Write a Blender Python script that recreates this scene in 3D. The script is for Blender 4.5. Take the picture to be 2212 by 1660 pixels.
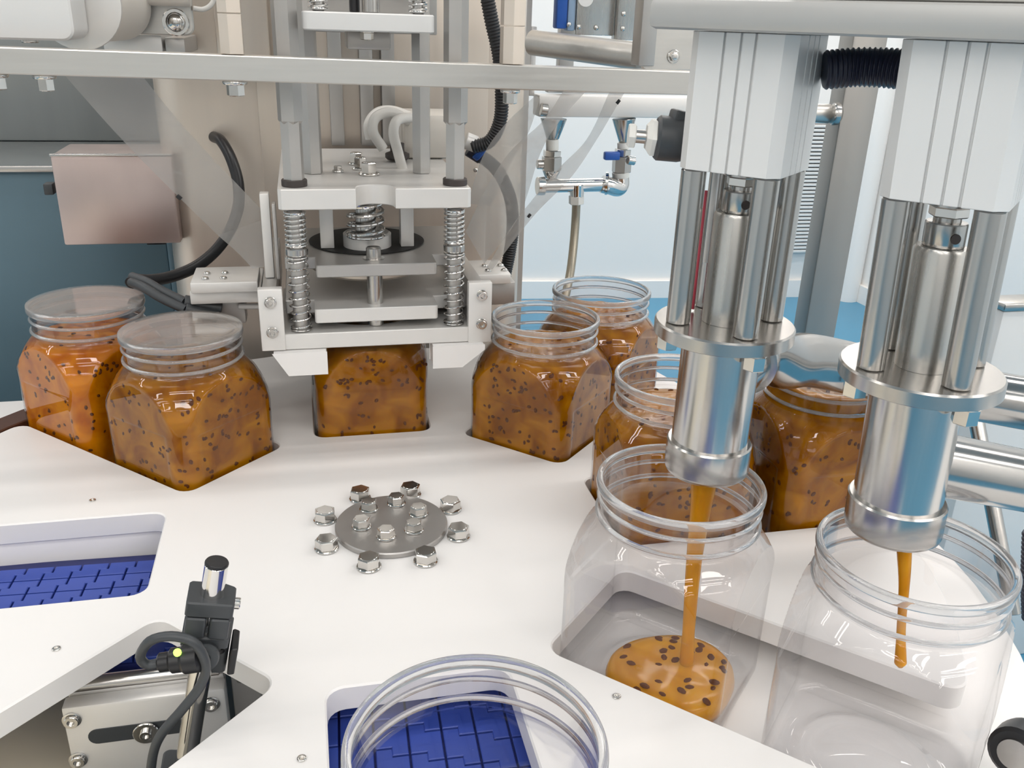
import bpy, bmesh, math, random
from mathutils import Vector, Matrix, Quaternion
random.seed(7)
SC = bpy.context.scene
COL = SC.collection
PI = math.pi
for o in list(bpy.data.objects): bpy.data.objects.remove(o)

# ---------------------------------------------------------------- camera
FPX = 1921.54
CAMR = Matrix(((0.97531214, 0.05534385, -0.21378325), (-0.21861864, 0.37866346, -0.89934413), (0.03117874, 0.92387826, 0.38141427)))
CAML = Vector((-0.0498501, -0.5984512, 0.3695275))
cd = bpy.data.cameras.new('camera'); cam = bpy.data.objects.new('camera', cd); COL.objects.link(cam)
cd.sensor_fit = 'HORIZONTAL'; cd.sensor_width = 36.0; cd.lens = 36.0*FPX/2212.0
cd.clip_start = 0.02; cd.clip_end = 50
cam.matrix_world = Matrix.Translation(CAML) @ CAMR.to_4x4()
SC.camera = cam
# ---------------------------------------------------------------- render look
SC.view_settings.view_transform = 'Standard'; SC.view_settings.look = 'None'
SC.view_settings.gamma = 1.0; SC.view_settings.use_curve_mapping = False
SC.view_settings.exposure = 0.0
cy = SC.cycles
cy.max_bounces = 12; cy.diffuse_bounces = 5; cy.glossy_bounces = 5; cy.transmission_bounces = 6
cy.transparent_max_bounces = 40; cy.caustics_reflective = False; cy.caustics_refractive = False
cy.sample_clamp_indirect = 6.0
# ---------------------------------------------------------------- world
w = bpy.data.worlds.new('world'); SC.world = w; w.use_nodes = True
w.node_tree.nodes['Background'].inputs[0].default_value = (0.9, 0.92, 1.0, 1)
w.node_tree.nodes['Background'].inputs[1].default_value = 0.15
# ---------------------------------------------------------------- ceiling lamps and added fill rows
FLOOR_Z, CEIL_Z = -0.95, 1.75
def area(name, loc, sx, sy, power, col=(1, 0.94, 0.885)):
    l = bpy.data.lights.new(name, 'AREA'); l.shape = 'RECTANGLE'; l.size = sx; l.size_y = sy
    l.energy = power; l.color = col
    o = bpy.data.objects.new(name, l); COL.objects.link(o); o.location = loc
    return o
LAMP_W = 3.75
for yy in (-3.2, -2.6, -2.0, -1.2, 0.2, 1.4, 2.5, 3.2):  # extra rows on the camera side are added as fill for the dark disc
    for xx in (-1.9, -0.3, 1.3, 2.3):
        for dx in (-0.09, 0.09):
            area('ceiling_tube_and_fill_lamp', (xx, yy+dx, CEIL_Z-0.06), 1.2, 0.06, LAMP_W)

# ---------------------------------------------------------------- materials
def new_mat(name):
    m = bpy.data.materials.new(name); m.use_nodes = True
    nt = m.node_tree; b = nt.nodes['Principled BSDF']
    return m, nt, b
def setp(b, **k):
    for a, v in k.items():
        i = b.inputs[a.replace('_', ' ')]
        i.default_value = (*v, 1) if isinstance(v, tuple) and len(v) == 3 and i.type == 'RGBA' else v
def plain(name, col, rough=0.5, metal=0.0, var=0.06, scale=30.0, bump=0.0, stretch=(1, 1, 1), coat=0.0, rvar=0.1):
    """Principled with procedural variation of colour and roughness."""
    m, nt, b = new_mat(name)
    N, L = nt.nodes, nt.links
    tc = N.new('ShaderNodeTexCoord'); mp = N.new('ShaderNodeMapping'); mp.inputs['Scale'].default_value = stretch
    nz = N.new('ShaderNodeTexNoise'); nz.inputs['Scale'].default_value = scale; nz.inputs['Detail'].default_value = 4
    L.new(tc.outputs['Object'], mp.inputs[0]); L.new(mp.outputs[0], nz.inputs['Vector'])
    mx = N.new('ShaderNodeMix'); mx.data_type = 'RGBA'
    lo = tuple(max(0, c*(1-var)) for c in col); hi = tuple(min(1, c*(1+var)) for c in col)
    mx.inputs[6].default_value = (*lo, 1); mx.inputs[7].default_value = (*hi, 1)
    L.new(nz.outputs['Fac'], mx.inputs[0]); L.new(mx.outputs[2], b.inputs['Base Color'])
    mr = N.new('ShaderNodeMapRange'); mr.inputs['To Min'].default_value = max(0.02, rough*(1-rvar)); mr.inputs['To Max'].default_value = min(1, rough*(1+rvar))
    L.new(nz.outputs['Fac'], mr.inputs[0]); L.new(mr.outputs[0], b.inputs['Roughness'])
    setp(b, Metallic=metal, Coat_Weight=coat)
    if bump:
        bp = N.new('ShaderNodeBump'); bp.inputs['Strength'].default_value = bump; bp.inputs['Distance'].default_value = 0.0005
        L.new(nz.outputs['Fac'], bp.inputs['Height']); L.new(bp.outputs[0], b.inputs['Normal'])
    return m
M = {}
M['hdpe'] = plain('white_plastic', (0.83, 0.815, 0.80), 0.33, var=0.012, scale=9, rvar=0.15)
M['steel'] = plain('polished_steel', (0.50, 0.485, 0.465), 0.22, 1.0, var=0.05, scale=20)
M['chrome'] = plain('chrome', (0.70, 0.69, 0.675), 0.1, 1.0, var=0.03, scale=20)
M['bolt'] = plain('bolt_steel', (0.66, 0.64, 0.61), 0.13, 1.0, var=0.05, scale=60)
M['brushed_x'] = plain('brushed_steel', (0.62, 0.60, 0.565), 0.36, 0.85, var=0.06, scale=26, stretch=(0.6, 12, 12), bump=0.03, rvar=0.25)
M['brushed_z'] = plain('brushed_steel_upright', (0.54, 0.53, 0.505), 0.27, 0.92, var=0.05, scale=22, stretch=(9, 9, 0.15), bump=0.0, rvar=0.25)
M['column'] = plain('beige_steel', (0.72, 0.635, 0.55), 0.36, 0.6, var=0.07, scale=9, stretch=(6, 6, 0.3), rvar=0.2)
M['alu'] = plain('anodised_aluminium', (0.78, 0.765, 0.74), 0.42, 0.40, var=0.03, scale=40)
M['alu_d'] = plain('milled_aluminium', (0.50, 0.485, 0.465), 0.4, 0.7, var=0.05, scale=40)
M['alu_w'] = plain('pale_cylinder_aluminium', (0.80, 0.80, 0.79), 0.45, 0.25, var=0.02, scale=20)
M['hub'] = plain('turned_hub_steel', (0.43, 0.415, 0.40), 0.38, 0.9, var=0.06, scale=30)
M['black'] = plain('black_rubber', (0.012, 0.012, 0.014), 0.38, var=0.2)
M['blackhole'] = plain('opening_shade', (0.008, 0.008, 0.008), 0.6, var=0.2)
M['clampblack'] = plain('dark_grey_clamp', (0.045, 0.05, 0.055), 0.42, var=0.15)
M['navy'] = plain('navy_hose', (0.012, 0.015, 0.035), 0.35, var=0.2)
M['brownrail'] = plain('brown_rail', (0.085, 0.035, 0.02), 0.4, var=0.1)
M['darkbrown'] = plain('dark_brown_collar', (0.05, 0.04, 0.037), 0.5, var=0.1)
M['belt'] = plain('blue_belt', (0.035, 0.070, 0.35), 0.38, var=0.1, scale=60)
M['beltbase'] = plain('dark_blue_belt_core', (0.012, 0.02, 0.14), 0.5, var=0.1)
M['floor'] = plain('blue_epoxy_floor', (0.062, 0.265, 0.43), 0.3, var=0.04, scale=3)
M['wall'] = plain('white_wall_panel', (0.88, 0.862, 0.84), 0.5, var=0.01, scale=2)
M['frontwall'] = plain('grey_beige_wall', (0.62, 0.595, 0.57), 0.6, var=0.05, scale=2)
M['ceil'] = plain('grey_ceiling', (0.56, 0.55, 0.54), 0.7, var=0.01, scale=2)
M['teal'] = plain('cabinet_floor_reflection', (0.115, 0.19, 0.235), 0.4, 0.3, var=0.2, scale=3.5)  # teal base colour stands in for steel reflecting the blue floor
M['cabgrey'] = plain('grey_cabinet', (0.33, 0.35, 0.35), 0.38, 0.6, var=0.12, scale=6, stretch=(5, 5, 0.4))
M['cream'] = plain('cream_panel', (0.84, 0.77, 0.62), 0.45, var=0.06, scale=6)
M['box'] = plain('steel_red_reflection', (0.56, 0.46, 0.43), 0.36, 0.75, var=0.16, scale=16, stretch=(1.2, 1, 0.7))  # red tint stands in for reflections on plain stainless steel
M['white'] = plain('white_enamel', (0.76, 0.755, 0.74), 0.4, var=0.015)
M['ivory'] = plain('ivory_plastic', (0.72, 0.68, 0.62), 0.45, var=0.03)
M['whitecable'] = plain('white_cable', (0.74, 0.72, 0.68), 0.4, var=0.03)
M['blue'] = plain('blue_plastic', (0.02, 0.10, 0.42), 0.4, var=0.08)
M['paleblue'] = plain('pale_blue_strip', (0.30, 0.42, 0.58), 0.4, var=0.08)
M['red'] = plain('red_label', (0.55, 0.06, 0.09), 0.5, var=0.1)
M['ptfe'] = plain('clear_nylon', (0.75, 0.74, 0.70), 0.3, var=0.03)
M['beam'] = plain('grey_beam_aluminium', (0.50, 0.495, 0.48), 0.42, 0.45, var=0.02, scale=20)
M['pipe'] = plain('pipe_steel', (0.43, 0.425, 0.415), 0.16, 1.0, var=0.1, scale=20)
M['tube'] = plain('polished_tube_steel', (0.56, 0.55, 0.535), 0.2, 1.0, var=0.16, scale=22, stretch=(10, 10, 0.05), rvar=0.35)
M['satin'] = plain('satin_post_steel', (0.36, 0.345, 0.325), 0.36, 0.9, var=0.05, scale=8, stretch=(3, 3, 0.3))
M['seed'] = plain('dark_seed', (0.105, 0.031, 0.007), 0.6, var=0.3, scale=300)
for n_ in M['seed'].node_tree.nodes:
    if n_.type == 'BSDF_PRINCIPLED': n_.inputs['Specular IOR Level'].default_value = 0.12
M['hosesteel'] = plain('olive_braid', (0.33, 0.30, 0.24), 0.35, 0.8, var=0.12, scale=400)
M['louvre'] = plain('vent_slat', (0.78, 0.78, 0.77), 0.5, var=0.02)
M['ventdark'] = plain('vent_back_void_shade', (0.16, 0.165, 0.17), 0.7, var=0.05)
m, nt, b = new_mat('green_led'); setp(b, Base_Color=(0.3, 0.6, 0.1), Emission_Color=(0.55, 1.0, 0.15), Emission_Strength=1.6); M['led'] = m

def jam_mat(name, c1, c2, rough=0.16):
    m, nt, b = new_mat(name); N, L = nt.nodes, nt.links
    tc = N.new('ShaderNodeTexCoord'); nz = N.new('ShaderNodeTexNoise'); nz.inputs['Scale'].default_value = 38; nz.inputs['Detail'].default_value = 6
    nz.inputs['Distortion'].default_value = 0.8
    L.new(tc.outputs['Object'], nz.inputs['Vector'])
    cr = N.new('ShaderNodeValToRGB'); e = cr.color_ramp.elements
    e[0].position = 0.34; e[0].color = (*c1, 1); e[1].position = 0.68; e[1].color = (*c2, 1)
    L.new(nz.outputs['Fac'], cr.inputs[0]); L.new(cr.outputs[0], b.inputs['Base Color'])
    setp(b, Roughness=rough, Subsurface_Weight=0.35, Subsurface_Scale=0.012, IOR=1.4)
    ge = N.new('ShaderNodeNewGeometry'); sx = N.new('ShaderNodeSeparateXYZ'); L.new(ge.outputs['Normal'], sx.inputs[0])
    ms = N.new('ShaderNodeMapRange'); ms.inputs['From Min'].default_value = 0.6; ms.inputs['From Max'].default_value = 0.9; ms.inputs['To Min'].default_value = 0.12; ms.inputs['To Max'].default_value = 0.6
    L.new(sx.outputs['Z'], ms.inputs[0]); L.new(ms.outputs[0], b.inputs['Specular IOR Level'])
    b.inputs['Subsurface Radius'].default_value = (1.0, 0.35, 0.06)
    return m
M['jam'] = jam_mat('passion_fruit_jam', (0.22, 0.068, 0.0008), (0.45, 0.185, 0.0018))
M['jam_o'] = jam_mat('orange_passion_fruit_jam', (0.40, 0.100, 0.001), (0.66, 0.235, 0.002))
M['jam_p'] = jam_mat('pale_passion_fruit_jam', (0.48, 0.195, 0.004), (0.62, 0.29, 0.012))

def clear_mat(name, tint, ior, rough, haze=0.0, hazecol=(0.8, 0.8, 0.8), edge=0.0):
    """Thin clear plastic skin: Fresnel mirror over see-through, with optional milky scatter."""
    m = bpy.data.materials.new(name); m.use_nodes = True; nt = m.node_tree; N, L = nt.nodes, nt.links
    N.remove(N['Principled BSDF']); out = N['Material Output']
    tr = N.new('ShaderNodeBsdfTransparent'); tr.inputs[0].default_value = (*tint, 1)
    gl = N.new('ShaderNodeBsdfGlossy'); gl.inputs['Roughness'].default_value = rough; gl.inputs[0].default_value = (1, 1, 1, 1)
    ge = N.new('ShaderNodeNewGeometry')
    mr = N.new('ShaderNodeMapRange'); mr.inputs['To Min'].default_value = ior; mr.inputs['To Max'].default_value = 1.0/ior
    L.new(ge.outputs['Backfacing'], mr.inputs[0])
    fr = N.new('ShaderNodeFresnel'); L.new(mr.outputs[0], fr.inputs['IOR'])
    base = tr
    if edge:
        lw = N.new('ShaderNodeLayerWeight'); lw.inputs['Blend'].default_value = 0.25
        mc = N.new('ShaderNodeMix'); mc.data_type = 'RGBA'; mc.inputs[6].default_value = (*tint, 1); mc.inputs[7].default_value = (*[t*(1-edge) for t in tint], 1)
        L.new(lw.outputs['Facing'], mc.inputs[0]); L.new(mc.outputs[2], tr.inputs[0])
    if haze:
        df = N.new('ShaderNodeBsdfDiffuse'); df.inputs[0].default_value = (*hazecol, 1)
        tl = N.new('ShaderNodeBsdfTranslucent'); tl.inputs[0].default_value = (*hazecol, 1)
        md = N.new('ShaderNodeMixShader'); md.inputs[0].default_value = 0.5; L.new(df.outputs[0], md.inputs[1]); L.new(tl.outputs[0], md.inputs[2])
        nz = N.new('ShaderNodeTexNoise'); nz.inputs['Scale'].default_value = 14; nz.inputs['Detail'].default_value = 3
        tc = N.new('ShaderNodeTexCoord'); L.new(tc.outputs['Object'], nz.inputs['Vector'])
        hr = N.new('ShaderNodeMapRange'); hr.inputs['To Min'].default_value = haze*0.92; hr.inputs['To Max'].default_value = haze*1.08
        L.new(nz.outputs['Fac'], hr.inputs[0])
        mh = N.new('ShaderNodeMixShader'); L.new(hr.outputs[0], mh.inputs[0]); L.new(tr.outputs[0], mh.inputs[1]); L.new(md.outputs[0], mh.inputs[2]); base = mh
    mx = N.new('ShaderNodeMixShader'); L.new(fr.outputs[0], mx.inputs[0]); L.new(base.outputs[0], mx.inputs[1]); L.new(gl.outputs[0], mx.inputs[2])
    L.new(mx.outputs[0], out.inputs['Surface'])
    return m
M['pet'] = clear_mat('clear_plastic', (0.985, 0.98, 0.985), 1.46, 0.015, edge=0.30)
m, nt, b = new_mat('solid_clear_plastic'); setp(b, Base_Color=(0.98, 0.98, 0.985), Roughness=0.03, Transmission_Weight=0.78, IOR=1.36); M['rim'] = m
M['film'] = clear_mat('translucent_film', (0.93, 0.93, 0.93), 1.45, 0.15, haze=0.46, hazecol=(0.74, 0.725, 0.70))
M['seal'] = clear_mat('sealing_film', (0.95, 0.94, 0.93), 1.5, 0.08, haze=0.24, hazecol=(0.86, 0.82, 0.78))

# ---------------------------------------------------------------- viewing-ray helpers (a photo pixel met with a real plane)
def ray(x, y): return CAMR @ Vector(((x-1106)/FPX, -(y-830)/FPX, -1.0))
def AX(x, y, X): d = ray(x, y); return CAML + d*((X-CAML.x)/d.x)
def AY(x, y, Y): d = ray(x, y); return CAML + d*((Y-CAML.y)/d.y)
def AZ(x, y, Z): d = ray(x, y); return CAML + d*((Z-CAML.z)/d.z)
def AP(x, y, p0, n): d = ray(x, y); n = Vector(n); return CAML + d*((Vector(p0)-CAML).dot(n)/d.dot(n))

# ---------------------------------------------------------------- objects
ROOT = {}
def link(o): COL.objects.link(o); return o
def thing(name, label, cat, loc=(0, 0, 0), group=None):
    o = link(bpy.data.objects.new(name, None)); o.location = loc; o.empty_display_size = 0.02
    o['label'] = label; o['category'] = cat
    if group: o['group'] = group
    ROOT[o.name] = Vector(loc); return o
def fin(bm, name, mat, smooth=True, ang=32):
    me = bpy.data.meshes.new(name); bmesh.ops.recalc_face_normals(bm, faces=bm.faces)
    bm.to_mesh(me); bm.free()
    if smooth:
        me.polygons.foreach_set('use_smooth', [True]*len(me.polygons)); me.set_sharp_from_angle(angle=math.radians(ang))
    me.materials.append(M[mat] if isinstance(mat, str) else mat)
    return me
def part(name, bm, mat, parent, label=None, stuff=False, ang=32):
    """Mesh given in world coordinates, made a child of parent (whose frame is only shifted)."""
    off = ROOT[parent.name]
    for v in bm.verts: v.co -= off
    o = link(bpy.data.objects.new(name, fin(bm, name, mat, ang=ang))); o.parent = parent; ROOT[o.name] = off
    if label: o['label'] = label
    if stuff: o['kind'] = 'stuff'
    return o
def solo(name, bm, mat, label, cat, group=None, kind=None, ang=32):
    o = link(bpy.data.objects.new(name, fin(bm, name, mat, ang=ang))); o['label'] = label
    if cat: o['category'] = cat
    if group: o['group'] = group
    if kind: o['kind'] = kind
    ROOT[o.name] = Vector((0, 0, 0)); return o
def struct(name, bm, mat):
    o = link(bpy.data.objects.new(name, fin(bm, name, mat))); o['kind'] = 'structure'; ROOT[o.name] = Vector((0, 0, 0)); return o

# ---------------------------------------------------------------- shapes (all add to a bmesh)
def NB(): return bmesh.new()
def bevel(bm, faces, r, seg=2, angle=30):
    es = set()
    for f in faces:
        for e in f.edges:
            if len(e.link_faces) == 2 and e.calc_face_angle(0) > math.radians(angle): es.add(e)
    if es: bmesh.ops.bevel(bm, geom=list(es), offset=r, segments=seg, affect='EDGES', profile=0.5, clamp_overlap=True)
def box(bm, x0, x1, y0, y1, z0, z1, r=0.0008, mat=None, seg=2):
    t = bmesh.new()
    vs = [t.verts.new((x, y, z)) for x in (x0, x1) for y in (y0, y1) for z in (z0, z1)]
    for f in ((0, 1, 3, 2), (4, 6, 7, 5), (0, 4, 5, 1), (2, 3, 7, 6), (0, 2, 6, 4), (1, 5, 7, 3)): t.faces.new([vs[i] for i in f])
    bmesh.ops.recalc_face_normals(t, faces=t.faces)
    if r: bevel(t, list(t.faces), r, seg)
    if mat is not None: t.transform(mat)
    merge(bm, t); return bm
def merge(bm, t):
    me = bpy.data.meshes.new('tmp'); t.to_mesh(me); t.free(); bm.from_mesh(me); bpy.data.meshes.remove(me)
def B(*a, r=0.0008, mat=None): return box(NB(), *a, r=r, mat=mat)
def frame(p, q):
    z = (Vector(q)-Vector(p)).normalized(); return z.to_track_quat('Z', 'Y').to_matrix()
def lathe(bm, prof, center=(0, 0, 0), axis=(0, 0, 1), n=40, capped=True):
    c = Vector(center); R = Vector(axis).normalized().to_track_quat('Z', 'Y').to_matrix()
    rings = []
    for r, z in prof:
        if r < 1e-7: rings.append([bm.verts.new(c + R @ Vector((0, 0, z)))]); continue
        rings.append([bm.verts.new(c + R @ Vector((r*math.cos(2*PI*i/n), r*math.sin(2*PI*i/n), z))) for i in range(n)])
    for a, b in zip(rings, rings[1:]):
        for i in range(n):
            j = (i+1) % n
            if len(a) == 1 and len(b) == 1: continue
            if len(a) == 1: bm.faces.new((a[0], b[j], b[i]))
            elif len(b) == 1: bm.faces.new((a[i], a[j], b[0]))
            else: bm.faces.new((a[i], a[j], b[j], b[i]))
    if capped:
        if len(rings[0]) > 1: bm.faces.new(rings[0][::-1])
        if len(rings[-1]) > 1: bm.faces.new(rings[-1])
    return bm
def rod(bm, p, q, r, r2=None, n=28, ch=0.0):
    p, q = Vector(p), Vector(q); L = (q-p).length; r2 = r if r2 is None else r2
    ch = ch or min(0.0006, r*0.15)
    return lathe(bm, [(r-ch, 0), (r, ch), (r2, L-ch), (r2-ch, L)], p, q-p, n)
def hexrod(bm, p, q, r, n=6, ch=0.0006, rot=0.0):
    p, q = Vector(p), Vector(q); L = (q-p).length
    t = bmesh.new(); lathe(t, [(r-ch, 0), (r, ch), (r, L-ch), (r-ch, L)], (0, 0, 0), (0, 0, 1), n)
    t.transform(Matrix.Rotation(rot, 4, 'Z')); t.transform(Matrix.Translation(p) @ frame(p, q).to_4x4()); merge(bm, t); return bm
def smooth_path(pts, n=12):
    """Catmull-Rom through the points."""
    P = [Vector(p) for p in pts]; P = [P[0]*2-P[1]] + P + [P[-1]*2-P[-2]]; out = []
    for i in range(1, len(P)-2):
        for k in range(n):
            t = k/n; a, b, c, d = P[i-1], P[i], P[i+1], P[i+2]
            out.append(0.5*((2*b) + (c-a)*t + (2*a-5*b+4*c-d)*t*t + (3*b-a-3*c+d)*t**3))
    out.append(P[-2]); return out
def resample(pts, step):
    out = [pts[0]]; acc = 0.0
    for a, b in zip(pts, pts[1:]):
        L = (b-a).length; pos = 0.0
        while L > 1e-9 and acc + (L-pos) >= step:
            pos += step-acc; out.append(a.lerp(b, pos/L)); acc = 0.0
        acc += L-pos
    out.append(pts[-1]); return out
def sweep(bm, pts, rad, n=14, closed=False, flat=1.0):
    """Tube of radius rad (number or function of index) along points."""
    P = [Vector(p) for p in pts]; rings = []; up = None
    for i, p in enumerate(P):
        t = (P[min(i+1, len(P)-1)] - P[max(i-1, 0)]).normalized()
        if up is None: up = t.orthogonal().normalized()
        up = (up - t*up.dot(t)); up = up.normalized() if up.length > 1e-6 else t.orthogonal().normalized()
        s = t.cross(up); r = rad(i) if callable(rad) else rad
        rings.append([bm.verts.new(p + up*(r*math.cos(2*PI*k/n)) + s*(r*flat*math.sin(2*PI*k/n))) for k in range(n)])
    for a, b in zip(rings, rings[1:]):
        for k in range(n): bm.faces.new((a[k], a[(k+1) % n], b[(k+1) % n], b[k]))
    bm.faces.new(rings[0][::-1]); bm.faces.new(rings[-1]); return bm
def ribbed(bm, pts, r, pitch, depth, n=20):
    P = resample(smooth_path(pts, 24), pitch/6); prof = (0, 0.15, 0.75, 1, 0.75, 0.15)
    return sweep(bm, P, lambda i: r - depth + depth*prof[i % 6], n)
def spring(bm, c0, c1, R, wire, coils, seg=18, n=8, flatends=True):
    c0, c1 = Vector(c0), Vector(c1); F = frame(c0, c1); L = (c1-c0).length; pts = []
    N = int(coils*seg)
    for i in range(N+1):
        t = i/N; a = 2*PI*coils*t; u = t
        if flatends:
            e = 0.9/coils; u = (max(0, min(1, (t-e*0.85)/(1-2*e*0.85))))*(1-2*wire*2.0/L) + wire*2.0/L + (min(t, e)-e)/e*wire*1.0 + (max(t, 1-e)-(1-e))/e*wire*1.0
        pts.append(c0 + F @ Vector((R*math.cos(a), R*math.sin(a), u*L)))
    return sweep(bm, pts, wire, n)
def prism(bm, pts, z0, z1, ch=0.0, rounded=None, mat=None):
    """Extrude a plan outline (counter-clockwise list of (x, y)) from z0 to z1 with a small top and bottom chamfer."""
    pts = [Vector((p[0], p[1])) for p in pts]; n = len(pts)
    def inset(d):
        o = []
        for i in range(n):
            a, b, c = pts[i-1], pts[i], pts[(i+1) % n]
            e1 = (b-a).normalized(); e2 = (c-b).normalized(); n1 = Vector((-e1.y, e1.x)); n2 = Vector((-e2.y, e2.x))
            m = n1+n2; L = m.length
            if L < 1e-5: o.append(b+n1*d); continue
            m /= L; o.append(b + m*(d/max(0.35, m.dot(n1))))
        return o
    t = bmesh.new()
    lv = [(inset(ch), z0), (pts, z0+ch), (pts, z1-ch), (inset(ch), z1)] if ch else [(pts, z0), (pts, z1)]
    R = [[t.verts.new((p.x, p.y, z)) for p in P] for P, z in lv]
    for a, b in zip(R, R[1:]):
        for i in range(n): t.faces.new((a[i], a[(i+1) % n], b[(i+1) % n], b[i]))
    t.faces.new(R[0][::-1]); t.faces.new(R[-1])
    if mat is not None: t.transform(mat)
    merge(bm, t); return bm
def fillet(pts, rr, seg=5):
    out = []; n = len(pts)
    for i in range(n):
        r = rr[i] if isinstance(rr, (list, tuple)) else rr
        a, b, c = Vector(pts[i-1]), Vector(pts[i]), Vector(pts[(i+1) % n])
        if r <= 0: out.append(tuple(b)); continue
        e1 = (a-b); e2 = (c-b); l1, l2 = e1.length, e2.length; e1 /= l1; e2 /= l2
        th = e1.angle(e2); d = min(r/math.tan(th/2), l1*0.48, l2*0.48); r2 = d*math.tan(th/2)
        ce = b + (e1+e2).normalized()*(r2/math.sin(th/2))
        p0, p1 = b+e1*d, b+e2*d; a0 = math.atan2(p0.y-ce.y, p0.x-ce.x); a1 = math.atan2(p1.y-ce.y, p1.x-ce.x)
        da = (a1-a0+PI) % (2*PI)-PI
        for k in range(seg+1):
            an = a0+da*k/seg; out.append((ce.x+r2*math.cos(an), ce.y+r2*math.sin(an)))
    return out
def rrect(x0, x1, y0, y1, r, seg=5): return fillet([(x0, y0), (x1, y0), (x1, y1), (x0, y1)], r, seg)
XZ = Matrix(((1, 0, 0, 0), (0, 0, -1, 0), (0, 1, 0, 0), (0, 0, 0, 1)))      # plan (x, y, h) -> (x, -h, y): outline seen from the front
def plate_xz(bm, pts, yf, yb, ch=0.0006): return prism(bm, pts, -yb, -yf, ch, mat=XZ)

BOLTS = {}
def bolt_mesh(r, h, kind):
    k = (round(r, 5), round(h, 5), kind)
    if k not in BOLTS:
        bm = NB()
        if kind == 'hex':
            hexrod(bm, (0, 0, 0), (0, 0, h*0.96), r, ch=r*0.07); lathe(bm, [(r*0.72, h*0.5), (r*0.76, h*0.97), (r*0.72, h), (0, h)], n=24, capped=False)
        elif kind == 'socket':
            lathe(bm, [(r, 0), (r, h*0.85), (r*0.9, h), (r*0.52, h), (r*0.48, h*0.95), (r*0.48, h*0.3), (0, h*0.3)], n=20, capped=False)
        elif kind == 'dome':
            lathe(bm, [(r, 0), (r*0.95, h*0.4), (r*0.7, h*0.8), (r*0.3, h), (0, h)], n=16, capped=False)
        BOLTS[k] = fin(bm, 'bolt', 'bolt')
    return BOLTS[k]
WASH = {}
def washer_mesh(r, h):
    k = (round(r, 5), round(h, 5))
    if k not in WASH: WASH[k] = fin(lathe(NB(), [(r*0.94, 0), (r, h*0.3), (r, h*0.7), (r*0.94, h), (0, h)], n=24), 'washer', 'bolt')
    return WASH[k]
def bolt(parent, p, axis=(0, 0, 1), r=0.005, h=0.004, kind='hex', washer=None, spin=0.0, deep=False):
    q = Vector(axis).normalized().to_track_quat('Z', 'Y'); a = Vector(axis).normalized()
    wh = 0.0
    o = link(bpy.data.objects.new('bolt', bolt_mesh(r, h, kind))); o.parent = parent; o.rotation_mode = 'QUATERNION'
    o.rotation_quaternion = q @ Quaternion((0, 0, 1), spin)
    if washer: wh = washer[1]
    o.location = Vector(p) + a*wh - ROOT[parent.name]; ROOT[o.name] = Vector(p)+a*wh
    if washer:
        wo = link(bpy.data.objects.new('washer', washer_mesh(*washer)))
        if deep: wo.parent = parent; wo.rotation_mode = 'QUATERNION'; wo.rotation_quaternion = q; wo.location = Vector(p)-ROOT[parent.name]
        else: wo.parent = o; wo.location = (0, 0, -wh)
    return o

# ================================================================= THE ROOM
BW = [(-3.2, 4.37), (1.1, 3.95), (1.86, 3.865), (2.42, 3.53), (2.73, 3.478), (2.78, 3.18), (2.9, -3.4)]
struct('floor', B(-4, 4, -4.5, 5, FLOOR_Z-0.1, FLOOR_Z, r=0), 'floor')
struct('ceiling', B(-4, 4, -4.5, 5, CEIL_Z, CEIL_Z+0.1, r=0), 'ceil')
def wallseg(bm, a, b, z0, z1, t):
    a, b = Vector((*a, 0)), Vector((*b, 0)); d = (b-a).normalized(); nrm = Vector((d.y, -d.x, 0)); L = (b-a).length
    mat = Matrix.Translation(a) @ Matrix(((d.x, -nrm.x, 0, 0), (d.y, -nrm.y, 0, 0), (0, 0, 1, 0), (0, 0, 0, 1)))
    return box(bm, -0.002, L+0.002, 0 if t > 0 else t, t if t > 0 else 0, z0, z1, r=0, mat=mat)
bm = NB()
wallseg(bm, (-3.3, 4.05), (2.74, 3.46), FLOOR_Z, CEIL_Z, 0.1); struct('wall_back', bm, 'wall')
bm = NB(); wallseg(bm, (2.74, 3.46), (2.95, -3.6), FLOOR_Z, CEIL_Z, 0.1); struct('wall_right', bm, 'wall')
bm = NB(); wallseg(bm, (-3.2, -3.6), (-3.2, 4.1), FLOOR_Z, CEIL_Z, 0.1); struct('wall_left', bm, 'wall')
bm = NB(); wallseg(bm, (3.0, -3.55), (-3.2, -3.55), FLOOR_Z, CEIL_Z, 0.1); struct('wall_front', bm, 'frontwall')
bm = NB(); wallseg(bm, (-3.2, 4.04), (2.74, 3.46), FLOOR_Z, FLOOR_Z+0.09, -0.02); struct('baseboard_back', bm, 'wall')
bm = NB(); wallseg(bm, (2.74, 3.46), (2.95, -3.5), FLOOR_Z, FLOOR_Z+0.09, -0.02); struct('baseboard_right', bm, 'wall')
bm = NB()
rod(bm, (2.69, 3.40, FLOOR_Z), (2.69, 3.40, CEIL_Z), 0.06, n=16); struct('trim_1', bm, 'wall')
bm = NB(); box(bm, 2.735, 2.762, 2.52, 2.56, FLOOR_Z+0.09, CEIL_Z, r=0.002); struct('trim_2', bm, 'wall')

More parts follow.
